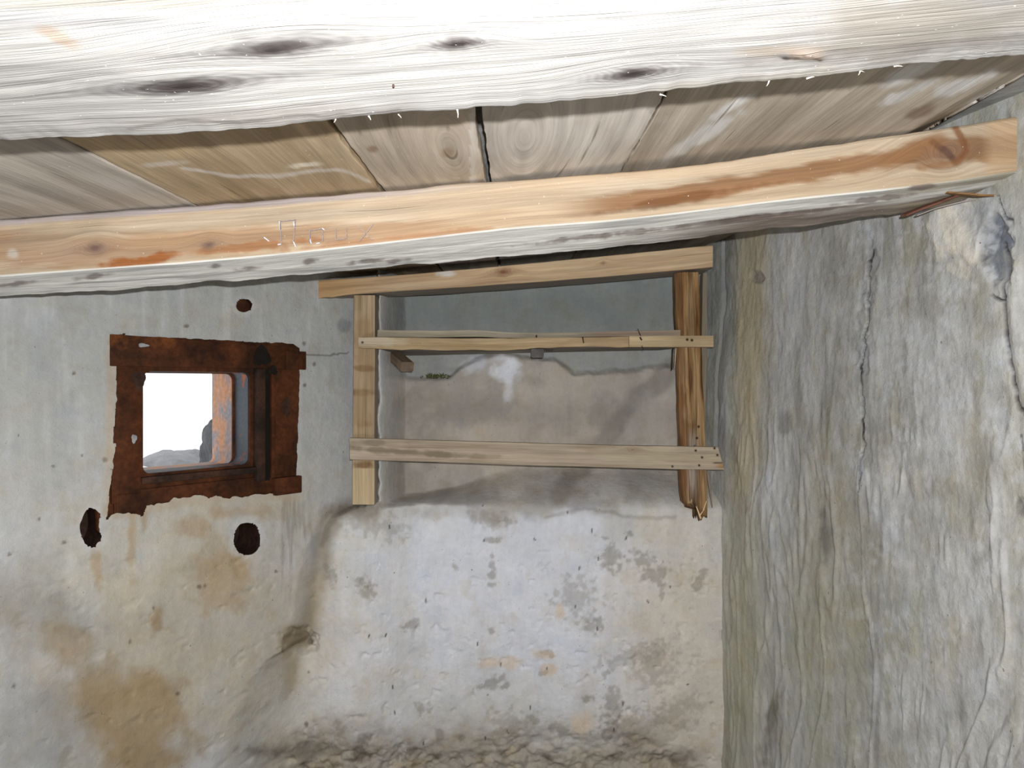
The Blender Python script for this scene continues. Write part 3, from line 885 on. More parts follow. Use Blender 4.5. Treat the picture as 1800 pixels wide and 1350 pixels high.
def near_rag(u, p, q, A, PX, PY):
    d = np.zeros_like(A)
    e = np.exp(-((1 - p) / 0.10) ** 2) * (q < 0.3)
    n = fbm(u * 30, u * 0, None, 520, 5)
    d[:, 1] += e * 0.003 * n
    d[:, 2] += e * 0.0016 * fbm(u * 60, u * 0, None, 521, 4)
    right = sstep(0.35, 0.6, A[:, 0])
    saw = fbm(u * 120, u * 0, None, 522, 3)
    d[:, 1] += e * right * 0.006 * saw
    # general long hollows of the axe
    d[:, 2] += 0.0012 * fbm(u * 4, p * 2, None, 523, 3) * (q < 0.3)
    # lifted splinter
    s_ = np.exp(-((PX - 1420) / 26) ** 2 - ((PY - 96) / 6) ** 2)
    d[:, 2] -= 0.004 * s_
    return d
nb_lines = extend([FTn, BTn, BB2, FBn], -1.93, 1.30)
nb = loft('roof_beam', nb_lines, M_wood_near, near_paint, nu=760, nside=(110, 10), rad=0.05, rough=0.0016, seed=3, ragged=near_rag)
tag(nb, 'bleached white roof beam with dark knots, nearest and right overhead', 'roof beam', 'roof beams', 'thing')

def spike(name, a, b, r0, r1, mat, parent, nseg=6, col=(220, 205, 180), bend=0.0):
    """a tapered round pin or splinter from a to b"""
    a = np.array(a, float); b = np.array(b, float)
    ax = b - a; ax /= np.linalg.norm(ax)
    t = np.cross(ax, [0.3, 0.2, 0.9]); t /= np.linalg.norm(t); s_ = np.cross(ax, t)
    Vv = []; nr_ = 5
    L_ = np.linalg.norm(b - a)
    for i in range(nr_):
        f = i / (nr_ - 1); r = r0 + (r1 - r0) * f
        cpt = a + (b - a) * f + t * bend * L_ * math.sin(f * math.pi)
        for k in range(nseg):
            th = 2 * math.pi * k / nseg
            Vv.append(cpt + (t * math.cos(th) + s_ * math.sin(th)) * r)
    Pp = []
    for i in range(nr_ - 1):
        for k in range(nseg):
            Pp.append([i * nseg + k, i * nseg + (k + 1) % nseg, (i + 1) * nseg + (k + 1) % nseg, (i + 1) * nseg + k])
    Pp.append(list(range(nseg))[::-1]); Pp.append([(nr_ - 1) * nseg + k for k in range(nseg)])
    Vv = np.array(Vv)
    o = make_mesh(name, Vv, Pp, mat, None, {'col': np.tile(lin(col), (len(Vv), 1)), 'guv': Vv * 1.0})
    if parent is not None:
        if parent.type == 'EMPTY': adopt(o, parent)
        else: o.parent = parent
    return o

for (x0, y0, x1, y1, Y0, r) in [(803, 190, 805, 207, .765, .0011), (648, 204, 652, 212, .765, .0009), (590, 209, 586, 216, .765, .0007), (1352, 141, 1347, 152, .765, .0010),
                                (1505, 122, 1537, 119, .765, .0013), (1512, 124, 1508, 133, .765, .0009), (1490, 121, 1520, 127, .765, .0010), (1572, 116, 1588, 117, .765, .0009),
                                (1418, 138, 1440, 133, .765, .0009), (1160, 166, 1172, 170, .765, .0008), (700, 201, 706, 208, .765, .0006)]:
    spike('splinter', P(x0, y0, Y0 - .004), P(x1, y1, Y0 + .004), r, r * .2, M_wood_near, nb, col=(232, 222, 204), bend=.06)
nail = spike('nail', P(690, 141, .695) + np.array([0, 0, .002]), P(692, 153, .690), .0013, .0010, M_iron, nb, 8)

# --- second beam, square hewn
Yf2 = 1.57; Yb2 = 1.71
f_px = [-250, 0, 200, 450, 700, 900, 1100, 1250, 1400, 1500, 1600, 1700, 1790]
ft_py = [405, 386, 370, 352, 333, 316, 300, 285, 262, 247, 232, 217, 204]
fb_py = [505, 486, 472, 452, 425, 402, 386, 368, 350, 340, 329, 316, 302]
bb_px = [-200, 0, 200, 450, 700, 900, 1100, 1250, 1350, 1450, 1600, 1700, 1760]
bb_py = [532, 521, 511, 492, 470, 452, 434, 417, 405, 395, 376, 352, 335]
FT = np.array(line_at(f_px, ft_py, Yf2)); FB = np.array(line_at(f_px, fb_py, Yf2))
b0 = np.array(line_at(bb_px, bb_py, Yb2))
BB = FB.copy(); BB[:, 1] = Yb2; BB[:, 2] = np.interp(BB[:, 0], b0[:, 0], b0[:, 2])
BT = FT.copy(); BT[:, 1] = Yb2 + 0.01; BT[:, 2] = FT[:, 2] + 0.008
BT[:, 2] = np.minimum(BT[:, 2], ceil_z(BT[:, 0], Yb2) + 0.002)
def mid_paint(col, g, u, v, sd, p, q, PX, PY):
    col = np.tile(lin((214, 190, 160)), (len(u), 1))
    front = (p < 0.06)
    n = fbm(u * 3.0, v * 30, None, 531, 4)
    col = mixc(col, sstep(.0, .5, n), lin((226, 206, 180)), .7)
    col = mixc(col, sstep(.1, .5, -n), lin((196, 164, 128)), .4)
    tp = np.interp(PX, f_px, ft_py)
    col = mixc(col, sstep(15, 9, PY - tp + 3 * n) * sstep(950, 500, PX) * front, lin((196, 186, 188)), .8)
    # band of darker heartwood that climbs along the face
    hb = np.interp(PX, [0, 200, 430, 600, 760, 900, 1000, 1250, 1450, 1560, 1640], [440, 440, 420, 412, 402, 385, 368, 333, 298, 280, 262])
    ht = np.interp(PX, [0, 200, 430, 600, 900, 1000, 1250, 1450, 1560, 1640], [34, 30, 26, 20, 12, 20, 20, 18, 20, 26])
    wv = 7 * fbm(PX / 60, PY / 18, None, 532, 4)
    d = np.abs(PY - hb + wv) / ht
    hm = sstep(1.15, .55, d + .3 * fbm(PX / 45, PY / 8, None, 533, 3)) * front
    col = mixc(col, hm * sstep(950, 1100, PX), lin((158, 112, 72)), .85)
    col = mixc(col, hm * sstep(900, 700, PX), lin((186, 142, 102)), .6)
    col = mixc(col, blob(PX, PY, 1180, 352, 130, 7, -10, .5, 534, .5, 2) * front, lin((128, 84, 50)), .7)
    col = mixc(col, blob(PX, PY, 255, 458, 70, 9, -8, .5, 535, .4, 3) * front, lin((176, 104, 50)), .9)
    col = mixc(col, blob(PX, PY, 420, 435, 110, 7, -6, .6, 536, .4, 3) * front, lin((178, 120, 74)), .7)
    col = mixc(col, blob(PX, PY, 700, 420, 170, 6, -6, .6, 537, .4, 3) * front, lin((182, 132, 92)), .6)
    col = mixc(col, blob(PX, PY, 60, 420, 100, 30, -8, .5, 538, .6, 1) * front, lin((190, 168, 142)), .6)
    col = mixc(col, blob(PX, PY, 24, 447, 9, 8, 0, .5, 539, .5, 3) * front, lin((222, 214, 202)), .7)
    # the big flared knot at the wall end
    col = mixc(col, sstep(9, 3, pdist(PX, PY, [(1640, 250), (1665, 268), (1680, 285)], 2, 540, 12)) * front, lin((92, 56, 40)), .85)
    col = mixc(col, sstep(9, 3, pdist(PX, PY, [(1680, 225), (1694, 250), (1698, 265), (1685, 282)], 2, 541, 12)) * front, lin((150, 92, 44)), .8)
    col = mixc(col, blob(PX, PY, 1650, 290, 40, 8, -8, .5, 542, .5, 3) * front, lin((170, 118, 66)), .75)
    col = mixc(col, sstep(22, 5, pdist(PX, PY, [(1560, 285), (1620, 262), (1650, 245)])) * front, lin((166, 118, 74)), .55)
    col = mixc(col, sstep(30, 60, PX - 1690) * front, lin((222, 188, 148)), .7)
    # underside and lower arris: bleached grey-white
    under = (q < 0.08) & (p > 0.01)
    nb2 = fbm(u * 4, v * 55, None, 543, 4)
    wc = np.tile(lin((214, 212, 204)), (len(u), 1))
    wc = mixc(wc, sstep(.05, .5, nb2), lin((168, 166, 162)), .8)
    wc = mixc(wc, sstep(0.5, 0.9, p) * sstep(-.1, .3, fbm(u * 3, v * 12, None, 544, 3)), lin((176, 174, 170)), .7)
    wc = mixc(wc, sstep(950, 1350, PX) * sstep(.25, .6, p + .25 * nb2), lin((104, 88, 76)), .85)
    wc = mixc(wc, sstep(1500, 1650, PX) * sstep(.05, .3, nb2 + .2) , lin((150, 140, 112)), .6)
    for i, (x_, y_, a_) in enumerate([(440, 471, 22), (380, 468, 10), (545, 460, 12), (650, 459, 26), (700, 458, 18), (170, 485, 30), (20, 500, 30), (1000, 420, 60), (1120, 408, 70), (1300, 385, 60), (1420, 372, 50), (1625, 328, 26), (1540, 350, 60)]):
        wc = mixc(wc, blob(PX, PY, x_, y_, a_, 4, -7, .6, 550 + i, .5, 4), lin((112, 98, 92)), .75)
    m = under[:, None]
    col = np.where(m, wc, col * 0.66)
    col, g = knots(col, g, u, v, sd, PX, PY, [(168, 436, 0.015, 0.55, 1.0), (368, 430, 0.011, 0.6, .9), (1668, 268, 0.045, 0.7, .25)], 3, (92, 74, 66))
    return col, g
def mid_rag(u, p, q, A, PX, PY):
    d = np.zeros_like(A)
    e = np.exp(-((1 - p) / 0.12) ** 2) * (q < 0.4)
    d[:, 2] += e * (0.004 * fbm(u * 14, u * 0, None, 560, 4))
    d[:, 1] += e * (0.006 * fbm(u * 22, u * 0, None, 561, 4))
    d[:, 2] += 0.003 * fbm(u * 9, v_(p) * 5, None, 562, 3) * (q < 0.3) * sstep(0.2, 0.5, p)
    e2 = np.exp(-((1 - q) / 0.1) ** 2) * (p < 0.3)
    d[:, 2] += e2 * 0.003 * fbm(u * 10, u * 0, None, 563, 3)
    return d
def v_(p): return p
l2 = extend([FT, BT, BB, FB], -1.72, 1.20)
mb = loft('roof_beam', l2, M_wood_mid, mid_paint, nu=640, nside=(50, 56), rad=0.06, rough=0.0022, seed=5, ragged=mid_rag)
tag(mb, 'square peach-coloured roof beam with grey underside and faint scratched letters', 'roof beam', 'roof beams', 'thing')

# bark and splinters at its wall end
def strip(name, pts, w, th, mat, parent, col):
    pts = np.array(pts, float); n = len(pts)
    Vv = []
    for i, pt in enumerate(pts):
        f = i / (n - 1); ww = w * (0.25 + math.sin(math.pi * min(1, f * 1.0 + .05)) ** .6)
        for (a, b) in ((-.5, 0), (.5, 0), (.5, 1), (-.5, 1)):
            Vv.append(pt + np.array([0, ww * a, th * b + 0.15 * ww * a]))
    Pp = []
    for i in range(n - 1):
        for k in range(4):
            Pp.append([4 * i + k, 4 * i + (k + 1) % 4, 4 * i + 4 + (k + 1) % 4, 4 * i + 4 + k])
    Pp += [[0, 1, 2, 3][::-1], [4 * n - 4, 4 * n - 3, 4 * n - 2, 4 * n - 1]]
    Vv = np.array(Vv)
    o = make_mesh(name, Vv, Pp, mat, None, {'col': np.tile(lin(col), (len(Vv), 1)), 'guv': np.stack([Vv[:, 0], Vv[:, 1] * .5 + Vv[:, 2], Vv[:, 2]], 1)}, smooth=False)
    o['label'] = 'loose strip of reddish-brown bark'
    o.parent = parent
    return o
strip('bark_strip', [P(1588, 381, 1.685), P(1610, 371, 1.67), P(1640, 360, 1.66), P(1662, 352, 1.65), P(1690, 343, 1.64)], .045, .005, M_bark, mb, (112, 76, 62))
strip('bark_strip', [P(1664, 340, 1.62), P(1700, 344, 1.61), P(1725, 346, 1.60), P(1746, 345, 1.59)], .026, .004, M_bark, mb, (134, 102, 66))
strip('bark_strip', [P(1610, 380, 1.69), P(1640, 368, 1.68), P(1680, 358, 1.67), P(1715, 351, 1.65)], .02, .003, M_bark, mb, (150, 140, 134))

# scratched and pencilled letters on its face
def stroke(pts, r, mat, parent, name):
    o_all = []
    Vv = []; Pp = []
    pts = [P(a, b, Yf2 - 0.0030) for a, b in pts]
    for a, b in zip(pts[:-1], pts[1:]):
        d = b - a; L_ = np.linalg.norm(d); d /= L_
        nrm_ = np.array([-d[2], 0, d[0]])
        k = len(Vv)
        for f in (0, 1):
            for sgn in (-1, 1):
                for yy in (-.0006, .004):
                    Vv.append(a + d * L_ * f + nrm_ * r * sgn + np.array([0, yy, 0]))
        Pp += [[k + i for i in f_] for f_ in ([0, 2, 6, 4], [0, 4, 5, 1], [2, 3, 7, 6], [0, 1, 3, 2], [4, 6, 7, 5])]
    return Vv, Pp
def letters(name, strokes, r, mat, parent):
    V_, P_ = [], []
    for s_ in strokes:
        a, b = stroke(s_, r, mat, parent, name)
        k = len(V_); V_ += a; P_ += [[i + k for i in p_] for p_ in b]
    o = make_mesh(name, np.array(V_), P_, mat, smooth=False)
    o.parent = parent
    return o
ch = letters('chalk_lettering', [[(491, 389), (493, 405)], [(516, 390), (518, 400)], [(515, 423), (520, 434)], [(488, 430), (494, 429)], [(544, 418), (547, 428)], [(556, 428), (562, 427)], [(566, 401), (570, 404)], [(464, 417), (473, 424)]], .0011, M_chalk, mb)
ch['label'] = 'pale scratched strokes of the faded word on the beam face'
pe = letters('pencil_lettering', [[(492, 388), (495, 428)], [(494, 389), (520, 386)], [(519, 388), (516, 425)], [(545, 404), (544, 427)], [(545, 405), (566, 402)], [(566, 402), (568, 424)], [(590, 402), (591, 422)], [(591, 422), (608, 419)],
                                  [(609, 400), (610, 420)], [(628, 396), (655, 422)], [(656, 394), (632, 424)]], .0006, M_pencil, mb)
pe['label'] = 'faded pencilled strokes of the word on the beam face'

# --- third beam, above the shelf
Yf3 = 2.72
p3 = [560, 700, 850, 1000, 1150, 1253]
t3 = [493, 483, 470, 456, 441, 431]
b3 = [520, 512, 502, 491, 479, 469]
FT = np.array(line_at(p3, t3, Yf3)); FB = np.array(line_at(p3, b3, Yf3))
BT = FT.copy(); BT[:, 1] = 2.90; BB = FB.copy(); BB[:, 1] = np.array([2.86, 2.88, 2.90, 2.89, 2.88, 2.88])
def b3_paint(col, g, u, v, sd, p, q, PX, PY):
    col = np.tile(lin((186, 160, 128)), (len(u), 1))
    n = fbm(u * 3, v * 40, None, 571, 4)
    col = mixc(col, sstep(0, .5, n), lin((206, 184, 152)), .6)
    col = mixc(col, sstep(0, .5, -n), lin((158, 128, 94)), .5)
    col = mixc(col, sstep(700, 570, PX), lin((166, 132, 88)), .7)
    col = mixc(col, (p > .03) & (q < .1), lin((142, 136, 130)), .8)
    col, g = knots(col, g, u, v, sd, PX, PY, [(885, 478, .02, .6, .9), (1060, 462, .008, .6, .6)], 3, (96, 66, 46))
    col = mixc(col, blob(PX, PY, 790, 480, 16, 7, 0, .5, 572, .4, 3), lin((208, 206, 202)), .7)
    return col, g
bb3 = loft('roof_beam', [FT, BT, BB, FB], M_shelf, b3_paint, nu=260, nside=(22, 26), rad=.06, rough=.002, seed=8, ragged=lambda u, p, q, A, PX, PY: np.stack([0 * u, 0 * u, (q < .5) * (-0.004) * sstep(640, 560, PX) * (2 + fbm(u * 40, p * 3, None, 573, 3))], 1))
tag(bb3, 'thin brown roof beam lying across the top of the shelf frame', 'roof beam', 'roof beams', 'thing')

# --- roof planks
pl_edges = [(-1.80, -1.20), (-1.195, -0.714), (-0.708, -0.298), (-0.288, -0.060), (-0.046, 0.250), (0.255, 0.975)]
pl_info = [
    ('weathered grey-brown roof plank at the far left of the ceiling', (168, 154, 138)),
    ('grey roof plank with sweeping grain, left of the brown smeared plank', (174, 164, 152)),
    ('brown roof plank with pale smears, left of the two narrow planks', (172, 150, 120)),
    ('short-looking tan roof plank left of the wide black gap', (184, 170, 152)),
    ('pale roof plank with swirling grain right of the wide black gap', (190, 180, 168)),
    ('widest roof plank with whitish scrapes, at the right of the ceiling', (176, 164, 148))]
def plank_paint(k, basec):
    def f(col, g, u, v, sd, p, q, PX, PY):
        col = np.tile(lin(basec), (len(u), 1))
        n = fbm(u * 2.5, v * 22, None, 600 + k, 4); n2 = fbm(u * 4, v * 7, None, 620 + k, 4)
        col = mixc(col, sstep(0, .5, n), lin(np.array(basec) + 24), .6)
        col = mixc(col, sstep(0, .5, -n), lin(np.array(basec) - 30), .5)
        col = mixc(col, sstep(.1, .5, n2), lin(np.array(basec) + (22, 24, 28)), .4)
        if k == 2:
            col = mixc(col, sstep(5, 1, pdist(PX, PY, [(320, 292), (360, 302), (420, 310), (500, 306), (600, 298), (650, 318)], 6, 630, 40)), lin((214, 208, 198)), .6)
            col = mixc(col, blob(PX, PY, 540, 290, 24, 4, -4, .5, 631, .5, 3), lin((226, 216, 196)), .8)
            col = mixc(col, blob(PX, PY, 290, 288, 34, 4, -4, .5, 632, .5, 3), lin((214, 206, 196)), .5)
            col = mixc(col, blob(PX, PY, 260, 260, 70, 12, 4, .5, 633, .5, 2), lin((196, 170, 130)), .5)
        if k == 3:
            cu, cv = locate(PX, PY, sd, u, v, 790, 262, 0)
            g = np.where(sd == 0, np.sqrt(((u - cu) * .20) ** 2 + (v - cv) ** 2), g)
            col = mixc(col, blob(PX, PY, 655, 262, 8, 6, 0, .4, 640, .4, 3), lin((122, 96, 72)), .7)
            col = mixc(col, blob(PX, PY, 785, 268, 10, 8, 0, .4, 641, .4, 3), lin((150, 124, 96)), .6)
            col = mixc(col, sstep(14, 2, PX - 0 + 0 * PY - 828) * (PX > 826), lin((220, 216, 208)), .5)
        if k == 4:
            cu, cv = locate(PX, PY, sd, u, v, 925, 240, 0)
            g = np.where((sd == 0), np.sqrt(((u - cu) * .22) ** 2 + (v - cv) ** 2), g)
            col = mixc(col, blob(PX, PY, 1040, 270, 40, 40, 0, .4, 642, .6, 1), lin((206, 200, 192)), .6)
        if k == 5:
            for i, (x_, y_, a_, b_, r_) in enumerate([(1600, 128, 50, 12, -24), (1690, 150, 60, 10, -20), (1590, 165, 50, 7, -24), (1730, 170, 36, 5, -24), (1240, 235, 70, 10, -30), (1280, 190, 50, 7, -30)]):
                col = mixc(col, blob(PX, PY, x_, y_, a_, b_, r_, .5, 650 + i, .5, 2), lin((222, 222, 220)), .7)
            col = mixc(col, blob(PX, PY, 1618, 196, 24, 9, -20, .5, 660, .5, 3), lin((120, 96, 78)), .6)
            col = mixc(col, blob(PX, PY, 1700, 195, 100, 10, -22, .5, 661, .5, 2), lin((128, 110, 88)), .6)
        return col, g
    return f
for k, (a, b) in enumerate(pl_edges):
    yy = np.array([-0.2, 0.6, 1.2, 1.9, 2.6, 3.28])
    off = 0.006 * math.sin(k * 2.3)
    def cl(x, dz, yv=None):
        return np.stack([np.full(6, x) + .002 * np.sin(yy * 5 + x * 30), yy, ceil_z(x, yy) + dz + off * 0], 1)
    wane = 0.0
    # loft runs along Y: 'front' = left side, 'back' = right side
    xa, xb = a, b
    C4 = [cl(xa, .034), cl(xb, .034), cl(xb, 0.0), cl(xa, 0.0)]
    if k == 5:
        C4[2][:, 0] -= 0.0
    def rag(u, p, q, A, PX, PY, k=k):
        d = np.zeros_like(A)
        e = np.where(p < .5, np.exp(-(p / .02) ** 2), np.exp(-((1 - p) / .02) ** 2))
        d[:, 0] += e * .003 * fbm(u * 22, p * 3, None, 670 + k, 4)
        if k == 5:
            d[:, 2] += np.maximum(p - .88, 0) / .12 * .026 * (q < .5)
        return d
    o = loft('roof_plank', C4, M_plank, plank_paint(k, pl_info[k][1]), nu=420, nside=(int(18 + (b - a) * 130), 6), rad=.07, rough=.0012, seed=20 + k, ragged=rag)
    tag(o, pl_info[k][0], 'roof plank', 'roof planks above the beams', 'thing')

# ================================================================== SHELF FRAME
sf = empty('shelf_frame', P(900, 700, 2.78))
tag(sf, 'rough lumber shelf frame with two posts and cross rails in front of the niche', 'shelf')
def bar(name, pts_top, pts_bot, Yf, Yb, mat, paint, nu, nside, seed, rough=.0015, rad=.06, ragged=None, base=(190, 172, 140), parent=None):
    """a bar running left-right given its upper and lower front edges as seen"""
    FT = np.array([P(a, b, Yf) for a, b in pts_top]); FB = np.array([P(a, b, Yf) for a, b in pts_bot])
    BT = FT.copy(); BT[:, 1] = Yb; BB = FB.copy(); BB[:, 1] = Yb
    return loft(name, [FT, BT, BB, FB], mat, paint, nu=nu, nside=nside, seed=seed, rough=rough, rad=rad, ragged=ragged, parent=parent or sf, base=base)
def lumber(basec, ks=(), extra=None, sid=1, tone=0.72):
    def f(col, g, u, v, sd, p, q, PX, PY):
        basev = np.array(basec, float)
        col = np.tile(lin(basev), (len(u), 1))
        n = fbm(u * 4, v * 45, None, 700 + sid, 4); n2 = fbm(u * 5, v * 8, None, 720 + sid, 4)
        col = mixc(col, sstep(0, .5, n), lin(basev + 22), .6)
        col = mixc(col, sstep(0, .5, -n), lin(basev - (26, 30, 32)), .55)
        col = mixc(col, sstep(.1, .5, n2), lin(basev - (22, 24, 22)), .5)
        if extra is not None:
            col = extra(col, PX, PY, u, v, p, q)
        if ks:
            col, g = knots(col, g, u, v, sd, PX, PY, ks, 3, (96, 66, 44))
        return col * tone, g
    return f
# vertical post helper: run from bottom to top; 'front' face looks at the lens
def post(name, lpx, rpx, pys, Yf, Yb, mat, paint, nu, nside, seed, **kw):
    L_ = np.array([P(a, y, Yf) for a, y in zip(lpx, pys)]); R_ = np.array([P(a, y, Yf) for a, y in zip(rpx, pys)])
    Lb = L_.copy(); Lb[:, 1] = Yb; Rb = R_.copy(); Rb[:, 1] = Yb
    # corner order: q 0..1 from right (bottom) to left (top)
    return loft(name, [L_, Lb, Rb, R_], mat, paint, nu=nu, nside=nside, seed=seed, parent=sf, **kw)
def lp_extra(col, PX, PY, u, v, p, q):
    for i, (x_, y_, a_, b_, cc) in enumerate([(640, 648, 15, 5, (128, 92, 56)), (640, 690, 18, 6, (132, 96, 60)), (640, 745, 14, 8, (160, 130, 96)), (640, 818, 16, 6, (130, 88, 50)), (640, 600, 16, 40, (170, 142, 106)), (636, 720, 14, 30, (176, 150, 114))]):
        col = mixc(col, blob(PX, PY, x_, y_, a_, b_, 0, .5, 740 + i, .5, 4), lin(cc), .7)
    col = mixc(col, (PY > 824) & (PX < 662), lin((224, 200, 160)), .65)
    col = mixc(col, (p > .05) * 1.0, lin((160, 152, 146)), .6)
    return col
post('post', [622, 621, 620, 619], [659, 659, 658, 658], [519, 650, 770, 887], 2.735, 2.80, M_shelf, lumber((196, 172, 138), (), lp_extra, 1), 200, (12, 24), 31, rad=.05, rough=.0012)

def rp_extra(col, PX, PY, u, v, p, q):
    n = fbm(u * 3.5, v * 60, None, 751, 4); n2 = fbm(u * 6, v * 25, None, 752, 4)
    col = mixc(col, sstep(.0, .4, n), lin((196, 164, 122)), .75)
    col = mixc(col, sstep(.0, .35, -n), lin((104, 72, 46)), .8)
    col = mixc(col, sstep(.15, .4, n2), lin((140, 94, 56)), .6)
    col = mixc(col, sstep(12, 4, np.abs(PX - 1218)) * sstep(740, 790, PY) * sstep(900, 840, PY), lin((206, 196, 180)), .7)
    col = mixc(col, sstep(10, 3, np.abs(PX - 1196)) , lin((150, 104, 62)), .5)
    col = mixc(col, sstep(880, 910, PY), lin((100, 70, 46)), .6)
    for i, (x_, y_) in enumerate([(1228, 750), (1225, 770), (1221, 785), (1222, 792), (1234, 804), (1229, 818)]):
        col = mixc(col, sstep(3.2, 1.6, np.hypot(PX - x_, PY - y_)), lin((50, 34, 24)), .9)
    return col
def rp_rag(u, p, q, A, PX, PY):
    d = np.zeros_like(A)
    front = (1 - p)
    # deep vertical checks and fibrous rot
    groove = fbm(u * 5, q * 22, None, 761, 4)
    d[:, 1] += front * .008 * groove + front * .006 * np.maximum(fbm(u * 3, q * 9, None, 762, 3), 0)
    d[:, 1] += front * .012 * (2 * q - 1) ** 2
    d[:, 0] += .003 * fbm(u * 9, q * 3, None, 763, 4)
    # ragged rotten foot: shorten each fibre by its own amount (foot at u = 0)
    L_ = .090
    rag_ = np.where(q > .5, .055, .005) + .035 * fbm(q * 9, p * 3, None, 764, 3) + .05 * np.abs(q - .42)
    d[:, 2] += sstep(L_, 0, u) * np.clip(rag_, 0, .12)
    cl = np.exp(-((q - .62) / .09) ** 2) * sstep(.20, .08, u)
    d[:, 1] += cl * .03 * front
    return d
rpy = [922, 880, 830, 770, 680, 600, 540, 478]
rpl = [1208, 1202, 1199, 1198, 1196, 1194, 1191, 1190]
rpr = [1246, 1246, 1245, 1243, 1239, 1236, 1234, 1231]
rp = post('post', rpl, rpr, rpy, 2.745, 2.83, M_rot, lumber((176, 138, 94), (), rp_extra, 2), 320, (16, 46), 32, rad=.2, rough=.002, ragged=rp_rag)
rp['label'] = 'rotten dark brown post with a splintered foot'
for (a, b, c_, d_, r) in [(1224, 890, 1232, 912, .004), (1242, 880, 1236, 898, .003), (1236, 898, 1230, 906, .003)]:
    spike('splinter', P(a, b, 2.74), P(c_, d_, 2.735), r * .5, r, M_shelf, rp, col=(214, 186, 144))
strip_ = spike('splinter', P(1244, 830, 2.80), P(1252, 892, 2.80), .006, .002, M_rot, rp, col=(150, 138, 122))

# back splat beside the right post
post('backing_slat', [1229, 1233, 1236], [1240, 1243, 1243], [770, 600, 480], 2.80, 2.84, M_shelf, lumber((150, 140, 122), (), None, 3), 60, (6, 8), 33)

def lr_extra(col, PX, PY, u, v, p, q):
    col = mixc(col, blob(PX, PY, 700, 794, 90, 5, 4, .6, 771, .5, 3), lin((118, 104, 84)), .7)
    col = mixc(col, blob(PX, PY, 790, 800, 60, 4, 2, .6, 772, .5, 3), lin((136, 124, 100)), .6)
    col = mixc(col, blob(PX, PY, 660, 778, 40, 5, 2, .6, 773, .5, 3), lin((124, 112, 92)), .6)
    col = mixc(col, blob(PX, PY, 1150, 800, 110, 12, 2, .5, 774, .5, 1), lin((206, 192, 162)), .5)
    for (x_, y_) in [(1223, 792), (1234, 804), (1229, 818), (1256, 788), (1261, 800), (1182, 820)]:
        col = mixc(col, sstep(3.0, 1.4, np.hypot(PX - x_, PY - y_)), lin((52, 40, 30)), .9)
    col = mixc(col, sstep(5, 2, np.abs(PY - 819)) * sstep(1254, 1268, PX), lin((172, 128, 76)), .8)
    col = mixc(col, sstep(1.8, .6, np.abs(PY - 813.5)) * sstep(1250, 1258, PX), lin((84, 62, 46)), .9)
    return col
lr = bar('rail', [(614, 770), (760, 774), (900, 778), (1050, 782), (1200, 785), (1262, 786)], [(615, 808), (760, 812), (900, 817), (1050, 821), (1200, 825), (1273, 826)], 2.70, 2.725, M_shelf,
         lumber((192, 175, 152), [(1112, 790, .012, .5, .35)], lr_extra, 4), 420, (6, 30), 34, rough=.001)
lr['label'] = 'wide weathered lower rail'
ur = bar('rail', [(630, 593), (700, 593), (800, 595), (900, 594), (1000, 593), (1105, 592)], [(630, 612), (700, 615), (800, 615), (900, 615), (960, 611), (1105, 609)], 2.70, 2.725, M_shelf,
         lumber((192, 166, 128), (), lambda c_, PX, PY, u, v, p, q: mixc(mixc(c_, blob(PX, PY, 665, 600, 50, 8, 0, .5, 781, .5, 3), lin((214, 200, 176)), .7), sstep(3, 1.4, np.hypot(PX - 637, PY - 602)), lin((60, 44, 32)), .9), 5), 380, (6, 18), 35, rough=.0025,
         ragged=lambda u, p, q, A, PX, PY: np.stack([0 * u, 0 * u, (q < .5) * .004 * fbm(u * 9, 0 * u, None, 782, 3)], 1))
u2r = bar('rail', [(1106, 591), (1180, 590), (1254, 590)], [(1106, 610), (1180, 610), (1254, 610)], 2.695, 2.722, M_shelf, lumber((204, 180, 142), (), lambda c_, PX, PY, u, v, p, q: mixc(mixc(c_, sstep(3.5, 1.5, np.hypot((PX - 1208), PY - 597)), lin((56, 40, 30)), .9), sstep(3.5, 1.5, np.hypot((PX - 1216), PY - 598)), lin((56, 40, 30)), .9), 6), 140, (6, 16), 36, rough=.0008, rad=.03)
u2r['label'] = 'short paler rail piece that continues the upper rail to the right'
bar('lath', [(664, 580), (760, 581), (850, 581), (890, 584), (930, 585), (1050, 583), (1196, 580)], [(663, 592), (760, 593), (850, 592), (890, 594), (930, 594), (1050, 592), (1196, 591)], 2.74, 2.77, M_shelf, lumber((184, 174, 152), (), lambda c_, PX, PY, u, v, p, q: mixc(c_, sstep(1020, 1060, PX) * 1.0, lin((168, 142, 124)), .6), 7), 300, (5, 10), 37, rough=.0012)
# shelf board carried by the rails, seen from below
zs_ = P(900, 605, 2.73)[2]
A0 = [P(664, 0, 2.73), P(800, 0, 2.73), P(1000, 0, 2.73), P(1190, 0, 2.73)]
def setz(pts, z, y=None): return np.array([[p_[0], p_[1] if y is None else y, z] for p_ in pts])
AB = setz(A0, 0, 3.07); AB[:, 2] = CAMZ + np.array([.121, .128, .138, .146])
AT = AB.copy(); AT[:, 2] += .024
loft('shelf_board', [setz(A0, zs_ + .012), AT, AB, setz(A0, zs_ - .012)], M_shelf, lumber((150, 142, 132), (), None, 8), nu=160, nside=(30, 6), seed=38, parent=sf, rough=.001)
